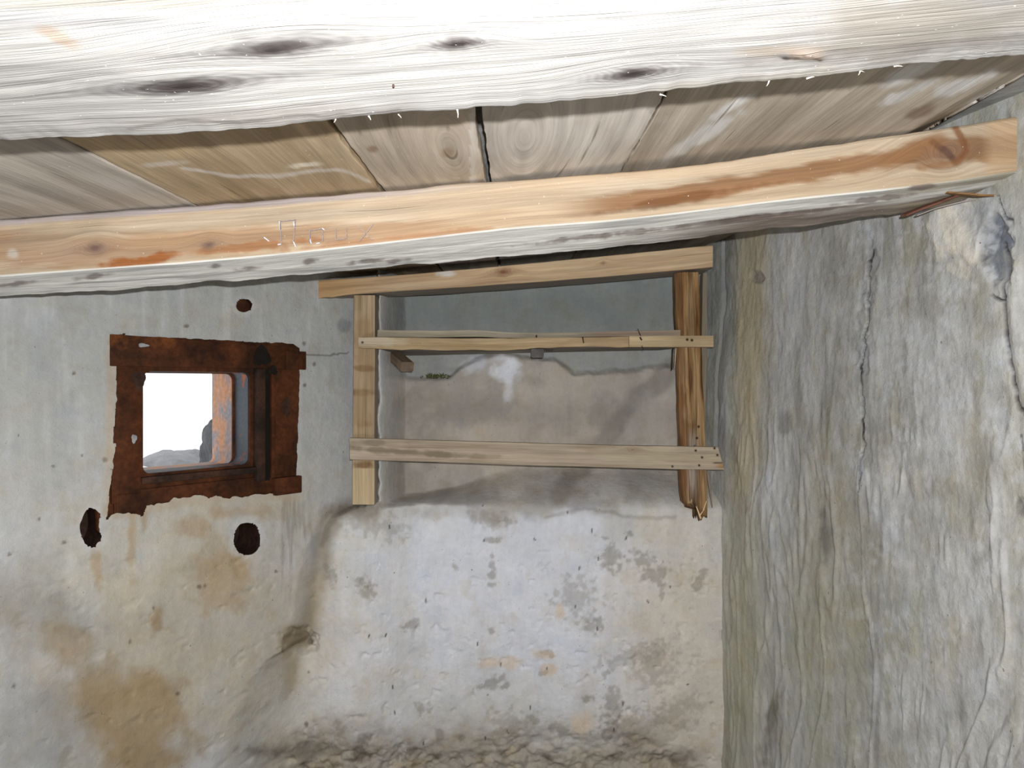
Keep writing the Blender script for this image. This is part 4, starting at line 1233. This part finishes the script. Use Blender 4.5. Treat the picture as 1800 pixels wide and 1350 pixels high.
# bearer stick and little blocks underneath
def stick(name, a, b, wa, ha, mat, seed, base, parent=sf):
    a = np.array(a, float); b = np.array(b, float)
    ax = (b - a) / np.linalg.norm(b - a)
    s_ = np.cross(ax, [0, 0, 1.0]); s_ /= np.linalg.norm(s_); t = np.cross(s_, ax)
    pts = [a + (b - a) * f for f in (0, .5, 1)]
    C4 = [[p_ - s_ * wa / 2 + t * ha / 2 for p_ in pts], [p_ + s_ * wa / 2 + t * ha / 2 for p_ in pts], [p_ + s_ * wa / 2 - t * ha / 2 for p_ in pts], [p_ - s_ * wa / 2 - t * ha / 2 for p_ in pts]]
    return loft(name, C4, mat, lumber(base, (), None, seed), nu=40, nside=(8, 8), seed=seed, parent=parent, rough=.002, rad=.15)
stick('bearer', P(678, 612, 3.02), P(716, 645, 2.83), .055, .040, M_shelf, 39, (140, 120, 100))
stick('block', P(944, 611, 3.0), P(945, 621, 2.80), .05, .035, M_shelf, 40, (120, 116, 112))
stick('block', P(966, 611, 3.0), P(966, 614, 2.84), .026, .016, M_shelf, 41, (96, 84, 76))
# nails and a hanging wire
def px_nail(x0, y0, x1, y1, Y0, Y1, r=.0016, name='nail', on=None):
    return spike(name, P(x0, y0, Y0), P(x1, y1, Y1), r, r * .9, M_iron, on or sf, 8)
px_nail(1121, 578, 1126, 590, 2.69, 2.695, on=u2r)
px_nail(1125, 593, 1128, 598, 2.688, 2.692, .003, on=u2r)
for (x_, y_) in [(1208, 597), (1217, 598)]: px_nail(x_, y_, x_ + .5, y_ + .5, 2.690, 2.70, .0028, on=u2r)
for (x_, y_) in [(1223, 792), (1234, 804), (1229, 818), (1256, 788), (1261, 800)]: px_nail(x_, y_, x_, y_, 2.697, 2.705, .0026, on=lr)
px_nail(1024, 592, 1026, 603, 2.694, 2.694, .0025, on=ur)
px_nail(1128, 608, 1131, 615, 2.69, 2.70, .0015)
px_nail(943, 590, 943, 594, 2.69, 2.71, .003, on=ur)
px_nail(1183, 612, 1181, 650, 2.74, 2.735, .0030, 'nail')
spike('splinter', P(1188, 612, 2.745), P(1186, 648, 2.745), .0025, .0012, M_shelf, sf, col=(196, 176, 150))

# dry moss on the plaster ledge
rnd = random.Random(5)
mv = []; mp = []
ctr = P(766, 661, 3.05)
for i in range(90):
    a = ctr + np.array([rnd.gauss(0, .026), rnd.gauss(-.01, .008), rnd.uniform(-.012, .004)])
    d = np.array([rnd.gauss(0, .008), rnd.gauss(-.004, .005), rnd.uniform(.004, .016)])
    s_ = np.array([d[2], 0, -d[0]]); s_ = s_ / np.linalg.norm(s_) * .0022
    k = len(mv); mv += [a - s_, a + s_, a + d]; mp.append([k, k + 1, k + 2])
mo = make_mesh('moss', np.array(mv), mp, M_moss, smooth=False)
tag(mo, 'small tuft of dry moss on the plaster ledge under the shelf', 'moss', None, 'stuff')

# ================================================================== STEEL WINDOW
wc_ = WP(0, -0.15, 0)
w1 = empty('window_1', tuple(wc_))
tag(w1, 'rust-brown steel frame of the square window with a rounded opening', None, None, 'structure')

def uwbox(name, u0, u1, w0, w1_, n0, n1, mat, bev=.004, parent=w1, taper=None, tess=0):
    """bevelled bar on the window wall plane, from depth n0 (room side) to n1"""
    bm = bmesh.new()
    vs_ = []
    for n in (n0, n1):
        for (u, w) in ((u0, w0), (u1, w0 if taper is None else w0 + taper[0]), (u1, w1_ if taper is None else w1_ + taper[1]), (u0, w1_)):
            vs_.append(bm.verts.new(WP(u, w, n)))
    for f in ([0, 1, 2, 3], [7, 6, 5, 4], [0, 4, 5, 1], [1, 5, 6, 2], [2, 6, 7, 3], [3, 7, 4, 0]):
        bm.faces.new([vs_[i] for i in f])
    bmesh.ops.recalc_face_normals(bm, faces=bm.faces)
    if bev: bmesh.ops.bevel(bm, geom=list(bm.edges), offset=bev, segments=2, profile=.6, affect='EDGES')
    me = bpy.data.meshes.new(name); bm.to_mesh(me); bm.free()
    for p_ in me.polygons: p_.use_smooth = True
    me.set_sharp_from_angle(angle=math.radians(40))
    me.materials.append(mat)
    o = bpy.data.objects.new(name, me); COL.objects.link(o)
    return adopt(o, parent) if parent.type == 'EMPTY' else o

def rrect(u0, u1, w0, w1_, r, k=8):
    pts = []
    for (cx, cy, a0) in ((u1 - r, w1_ - r, 0), (u0 + r, w1_ - r, 90), (u0 + r, w0 + r, 180), (u1 - r, w0 + r, 270)):
        for i in range(k + 1):
            a = math.radians(a0 + 90 * i / k)
            pts.append((cx + r * math.cos(a), cy + r * math.sin(a)))
    return pts
def ring_plate(name, outer, inner, n0, n1, mat, lip=0.0, rin=.025, rout=.012):
    """plate with a rounded opening"""
    po = rrect(*outer, rout); pi = rrect(*inner, rin)
    m = len(po)
    Vv = []
    prof = [(po, n1), (po, n0 + .004), ([(a * .997, b) for a, b in po], n0), (pi, n0), ([(a, b) for a, b in pi], n0 + .003), (pi, n1)]
    for ps, n in prof:
        Vv += [WP(a, b, n) for a, b in ps]
    Pp = []
    R_ = len(prof)
    for r in range(R_):
        r2 = (r + 1) % R_
        for k in range(m):
            Pp.append([r * m + k, r * m + (k + 1) % m, r2 * m + (k + 1) % m, r2 * m + k])
    o = make_mesh(name, np.array(Vv), Pp, mat, sharp=35)
    return adopt(o, w1)
def liner(name, inner, n0, n1, mat, r=.025, flare=0.0):
    pa = rrect(*inner, r)
    c0 = ((inner[0] + inner[1]) / 2, (inner[2] + inner[3]) / 2)
    m = len(pa)
    th = .006
    def off(ps, d):
        return [(a + d * np.sign(a - c0[0]), b + d * np.sign(b - c0[1])) for a, b in ps]
    prof = [(pa, n0), (off(pa, flare), n1), (off(pa, flare + th), n1), (off(pa, th), n0)]
    Vv = []
    for ps, n in prof: Vv += [WP(a, b, n) for a, b in ps]
    Pp = []
    for q_ in range(4):
        q2 = (q_ + 1) % 4
        for k in range(m): Pp.append([q_ * m + k, q_ * m + (k + 1) % m, q2 * m + (k + 1) % m, q2 * m + k])
    o = make_mesh(name, np.array(Vv), Pp, mat, sharp=35)
    return adopt(o, w1)

uL, _ = uw(196, 740); uR, _ = uw(527, 740)
_, wT = uw(205, 590); _, wTr = uw(525, 613); _, wB = uw(193, 893); _, wBr = uw(521, 866)
oL, _ = uw(255, 740); oR, _ = uw(444, 740)
_, oT = uw(262, 652); _, oB = uw(258, 836)
_, oTr = uw(440, 655); _, oBr = uw(440, 816)
oTm = (oT + oTr) / 2; oBm = (oB + oBr) / 2
print('WINDOW', uL, uR, 'top', wT, wTr, 'bot', wB, wBr, 'open', oL, oR, oT, oTr, oB, oBr)
ring_plate('window_frame', (uL - .035, uR + .012, wB - .075, wT + .012), (oL, oR, oBm, oTm), .016, .034, M_rust)
uTab, _ = uw(536, 640)
zt0 = (wT + wTr) / 2
_, rail_b = uw(340, 646)
tr_ = uwbox('top_rail', uL - .004, uR - .008, rail_b, wT + .004, -.004, .02, M_rust, .003, taper=(0, wTr - wT))
ua, wa_ = uw(460, 652); ub, wb2_ = uw(535, 619)
uwbox('top_rail_end', ub - .085, ub, uw(530, 650)[1], uw(530, 618)[1], -.014, .01, M_rust, .003)
# bottom rail with its two welded ends
_, br_t = uw(340, 851); 
uwbox('bottom_rail', uL + .01, uw(500, 850)[0], wB - .03, br_t, .007, .024, M_rust, .003, taper=(.02, .0))
uwbox('bottom_rail_end', uw(480, 850)[0], uw(527, 850)[0], uw(520, 866)[1], uw(520, 836)[1], -.016, .012, M_rust, .004)
uwbox('bottom_rail_end', uw(205, 880)[0], uw(250, 880)[0], uw(230, 901)[1], uw(230, 868)[1], .003, .02, M_rust, .004)
uwbox('stile', uL + .002, uw(250, 740)[0], wB + .01, rail_b + .02, .006, .02, M_rust, .003)
# vertical sliding track on the right
uwbox('shutter_track', uw(449, 740)[0], uw(464, 740)[0], uw(455, 846)[1], uw(455, 648)[1], -.012, .02, M_rustd, .004)
uwbox('shutter_track', uw(476, 740)[0], uw(483, 740)[0], uw(480, 840)[1], uw(480, 655)[1], -.008, .02, M_rust, .003)
uwbox('groove_plate', uw(464, 740)[0], uw(476, 740)[0], uw(470, 845)[1], uw(470, 650)[1], .006, .022, M_dark, 0)  # black plate paints in the dark of the groove
uwbox('inner_sill', oL - .01, oR + .03, oBm - .030, oBm - .008, -.004, .02, M_rustd, .004)
# burnt-out holes in the steel imitated by flat black discs, then stains and specks
def disc(name, px, py, rx, ry, n, mat, seed, parent=w1, th=.004):
    u0, w0 = uw(px, py, n)
    rnd_ = random.Random(seed)
    k = 28
    prof = [1 + .16 * math.sin(3 * t_ / k * 6.283 + seed) + rnd_.uniform(-.08, .08) for t_ in range(k)]
    Vv = []
    for nn_ in (n, n + th):
        for i in range(k):
            a = 2 * math.pi * i / k
            Vv.append(WP(u0 + rx * prof[i] * math.cos(a), w0 + ry * prof[i] * math.sin(a), nn_))
    Pp = [list(range(k)), list(range(2 * k - 1, k - 1, -1))] + [[i, i + k, (i + 1) % k + k, (i + 1) % k] for i in range(k)]
    o = make_mesh(name, np.array(Vv), Pp, mat, smooth=False)
    if parent.type == 'EMPTY': return adopt(o, parent)
    o.parent = parent
    return o
disc('hole_shade_disc', 461, 626, .032, .036, -.0055, M_dark, 3, tr_)
disc('hole_shade_disc', 480, 651, .018, .016, -.0095, M_dark, 4, tr_)
disc('rust_stain', 503, 715, .020, .034, .0145, M_rustd, 5)
disc('rust_stain', 244, 668, .020, .030, .0050, M_rustd, 6)
disc('plaster_speck', 236, 771, .008, .014, .0045, M_stone, 7)
disc('plaster_speck', 252, 607, .016, .006, -.0055, M_stone, 8, tr_)
# opening through the thick wall: painted reveal, second plate, outer rusty reveal
liner('reveal', (oL, oR, oBm, oTm), .034, .125, M_blue)
o2R = uw(409, 740, .128)[0]
ring_plate('inner_plate', (oL - .05, oR + .05, oBm - .05, oTm + .05), (oL - .01, o2R, oBm - .004, oTm - .004), .125, .135, M_rust)
o3 = uw(373, 740, .30)[0]
# flared outer reveal reaching the outside face
pa = rrect(oL - .03, o2R + .004, oBm - .01, oTm + .01, .02)
def outer():
    m = len(pa); Vv = []
    for n in (.135, .30):
        for a, b in pa:
            if n == .30:
                a = a + (o3 - (o2R + .004)) if a > (oL + o2R) / 2 else a - .08
                b = b
            Vv.append(WP(a, b, n))
    for n in (.30, .135):
        for a, b in pa:
            a2 = a + (.008 if a > (oL + o2R) / 2 else -.008); b2 = b + (.008 if b > (oBm + oTm) / 2 else -.008)
            if n == .30: a2 = a2 + (o3 - (o2R + .004)) if a > (oL + o2R) / 2 else a2 - .08
            Vv.append(WP(a2, b2, n))
    Pp = []
    for q_ in range(4):
        q2 = (q_ + 1) % 4
        for k in range(m): Pp.append([q_ * m + k, q_ * m + (k + 1) % m, q2 * m + (k + 1) % m, q2 * m + k])
    o = make_mesh('outer_reveal', np.array(Vv), Pp, M_orange, sharp=35)
    o['label'] = 'orange rusted outer lining of the opening'
    return adopt(o, w1)
outer()

# --- three pipe ends let into the wall
def pipe(px, py, rx, ry, depth, mat, label, n0=.004, seed=1):
    u0, w0 = uw(px, py, n0)
    k = 40; Vv = []
    rnd_ = random.Random(seed)
    prof = [(1.7, n0), (1.25, depth + .006), (0.0, depth + .006), (0.0, depth), (1.06, depth), (1.06, n0)]
    rings = []
    for (s_, n) in prof:
        if s_ == 0.0:
            rings.append([len(Vv)]); Vv.append(WP(u0, w0, n)); continue
        ids = []
        for i in range(k):
            a = 2 * math.pi * i / k
            ids.append(len(Vv)); Vv.append(WP(u0 + rx * s_ * math.cos(a), w0 + ry * s_ * math.sin(a), n))
        rings.append(ids)
    Pp = []
    for a, b in zip(rings, rings[1:] + rings[:1]):
        for i in range(k):
            j = (i + 1) % k
            if len(a) == 1 and len(b) == 1: continue
            if len(a) == 1: Pp.append([a[0], b[j], b[i]])
            elif len(b) == 1: Pp.append([a[i], a[j], b[0]])
            else: Pp.append([a[i], a[j], b[j], b[i]])
    o = make_mesh('vent_pipe', np.array(Vv), Pp, mat, sharp=35)
    return tag(o, label, 'pipe', 'pipe openings in the window wall')
def rr_(px, py, rx, ry):
    a = uw(px - rx, py)[0]; b = uw(px + rx, py)[0]; c0 = uw(px, py - ry)[1]; c1 = uw(px, py + ry)[1]
    return abs(b - a) / 2, abs(c0 - c1) / 2
for (px, py, rx, ry, dp, mt, lb) in [
    (434, 948, 23, 29, .17, M_rustd, 'round dark pipe opening in the plaster below the window frame, right one'),
    (161, 928, 19, 34, .14, M_rustd, 'broken oval pipe opening beside the lower left corner of the window frame'),
    (429, 537, 14, 12, .03, M_rust, 'small rusty plugged pipe stub in the wall above the window')]:
    a, b = rr_(px, py, rx, ry)
    pipe(px, py, a, b, dp, mt, lb, n0=.012)

# ================================================================== OUTSIDE
def blobmesh(name, ctr, size, seed, mat, sub=5, amp=.28, parent=None, cut=None):
    bm = bmesh.new(); bmesh.ops.create_icosphere(bm, subdivisions=sub, radius=1)
    co = np.array([v.co[:] for v in bm.verts])
    n = fbm(co[:, 0] * 1.6 + seed, co[:, 1] * 1.6, co[:, 2] * 1.6, seed, 5, .55)
    st = np.abs(fbm(co[:, 0] * 1.1, co[:, 1] * 1.1, co[:, 2] * 4, seed + 3, 3))
    co = co * (1 + amp * n + .12 * st)[:, None]
    co = co * np.array(size) + np.array(ctr)
    for v, q_ in zip(bm.verts, co): v.co = q_
    me = bpy.data.meshes.new(name); bm.to_mesh(me); bm.free()
    me.materials.append(mat)
    o = bpy.data.objects.new(name, me); COL.objects.link(o)
    return o
M_rockA = flat_mat('pale_rock', (0.30, 0.295, 0.30), 0.9, .35, 6, bump=1.0)
M_rockB = flat_mat('dark_grey_rock', (0.13, 0.13, 0.135), 0.9, .45, 9, bump=1.0)
r1 = blobmesh('rock', P(322, 852, 5.6), (.44, .32, .26), 5, M_rockA)
tag(r1, 'low pale rock seen outside through the bottom of the window', 'rock', 'rocks outside the window')
r2 = blobmesh('rock', P(402, 812, 4.3), (.14, .20, .30), 9, M_rockB)
tag(r2, 'dark grey upright rock outside the window beside the rusty reveal', 'rock', 'rocks outside the window')
gx, gy = np.meshgrid(np.linspace(-14, 1.5, 60), np.linspace(3.4, 18, 60))
gx = gx.ravel(); gy = gy.ravel()
# ground begins beyond the wall and rises gently
nn2 = (gx - WO[0]) * N[0] + (gy - WO[1]) * N[1]
gz = .95 + .05 * fbm(gx, gy, None, 801, 3) + .03 * np.maximum(nn2 - 1, 0)
Qg = grid_quads(60, 60, nn2 > .5)
gr = make_mesh('ground', np.stack([gx, gy, gz], 1), None, M_snow, quads=Qg)
tag(gr, 'bright pale ground outside the window', None, None, 'structure')
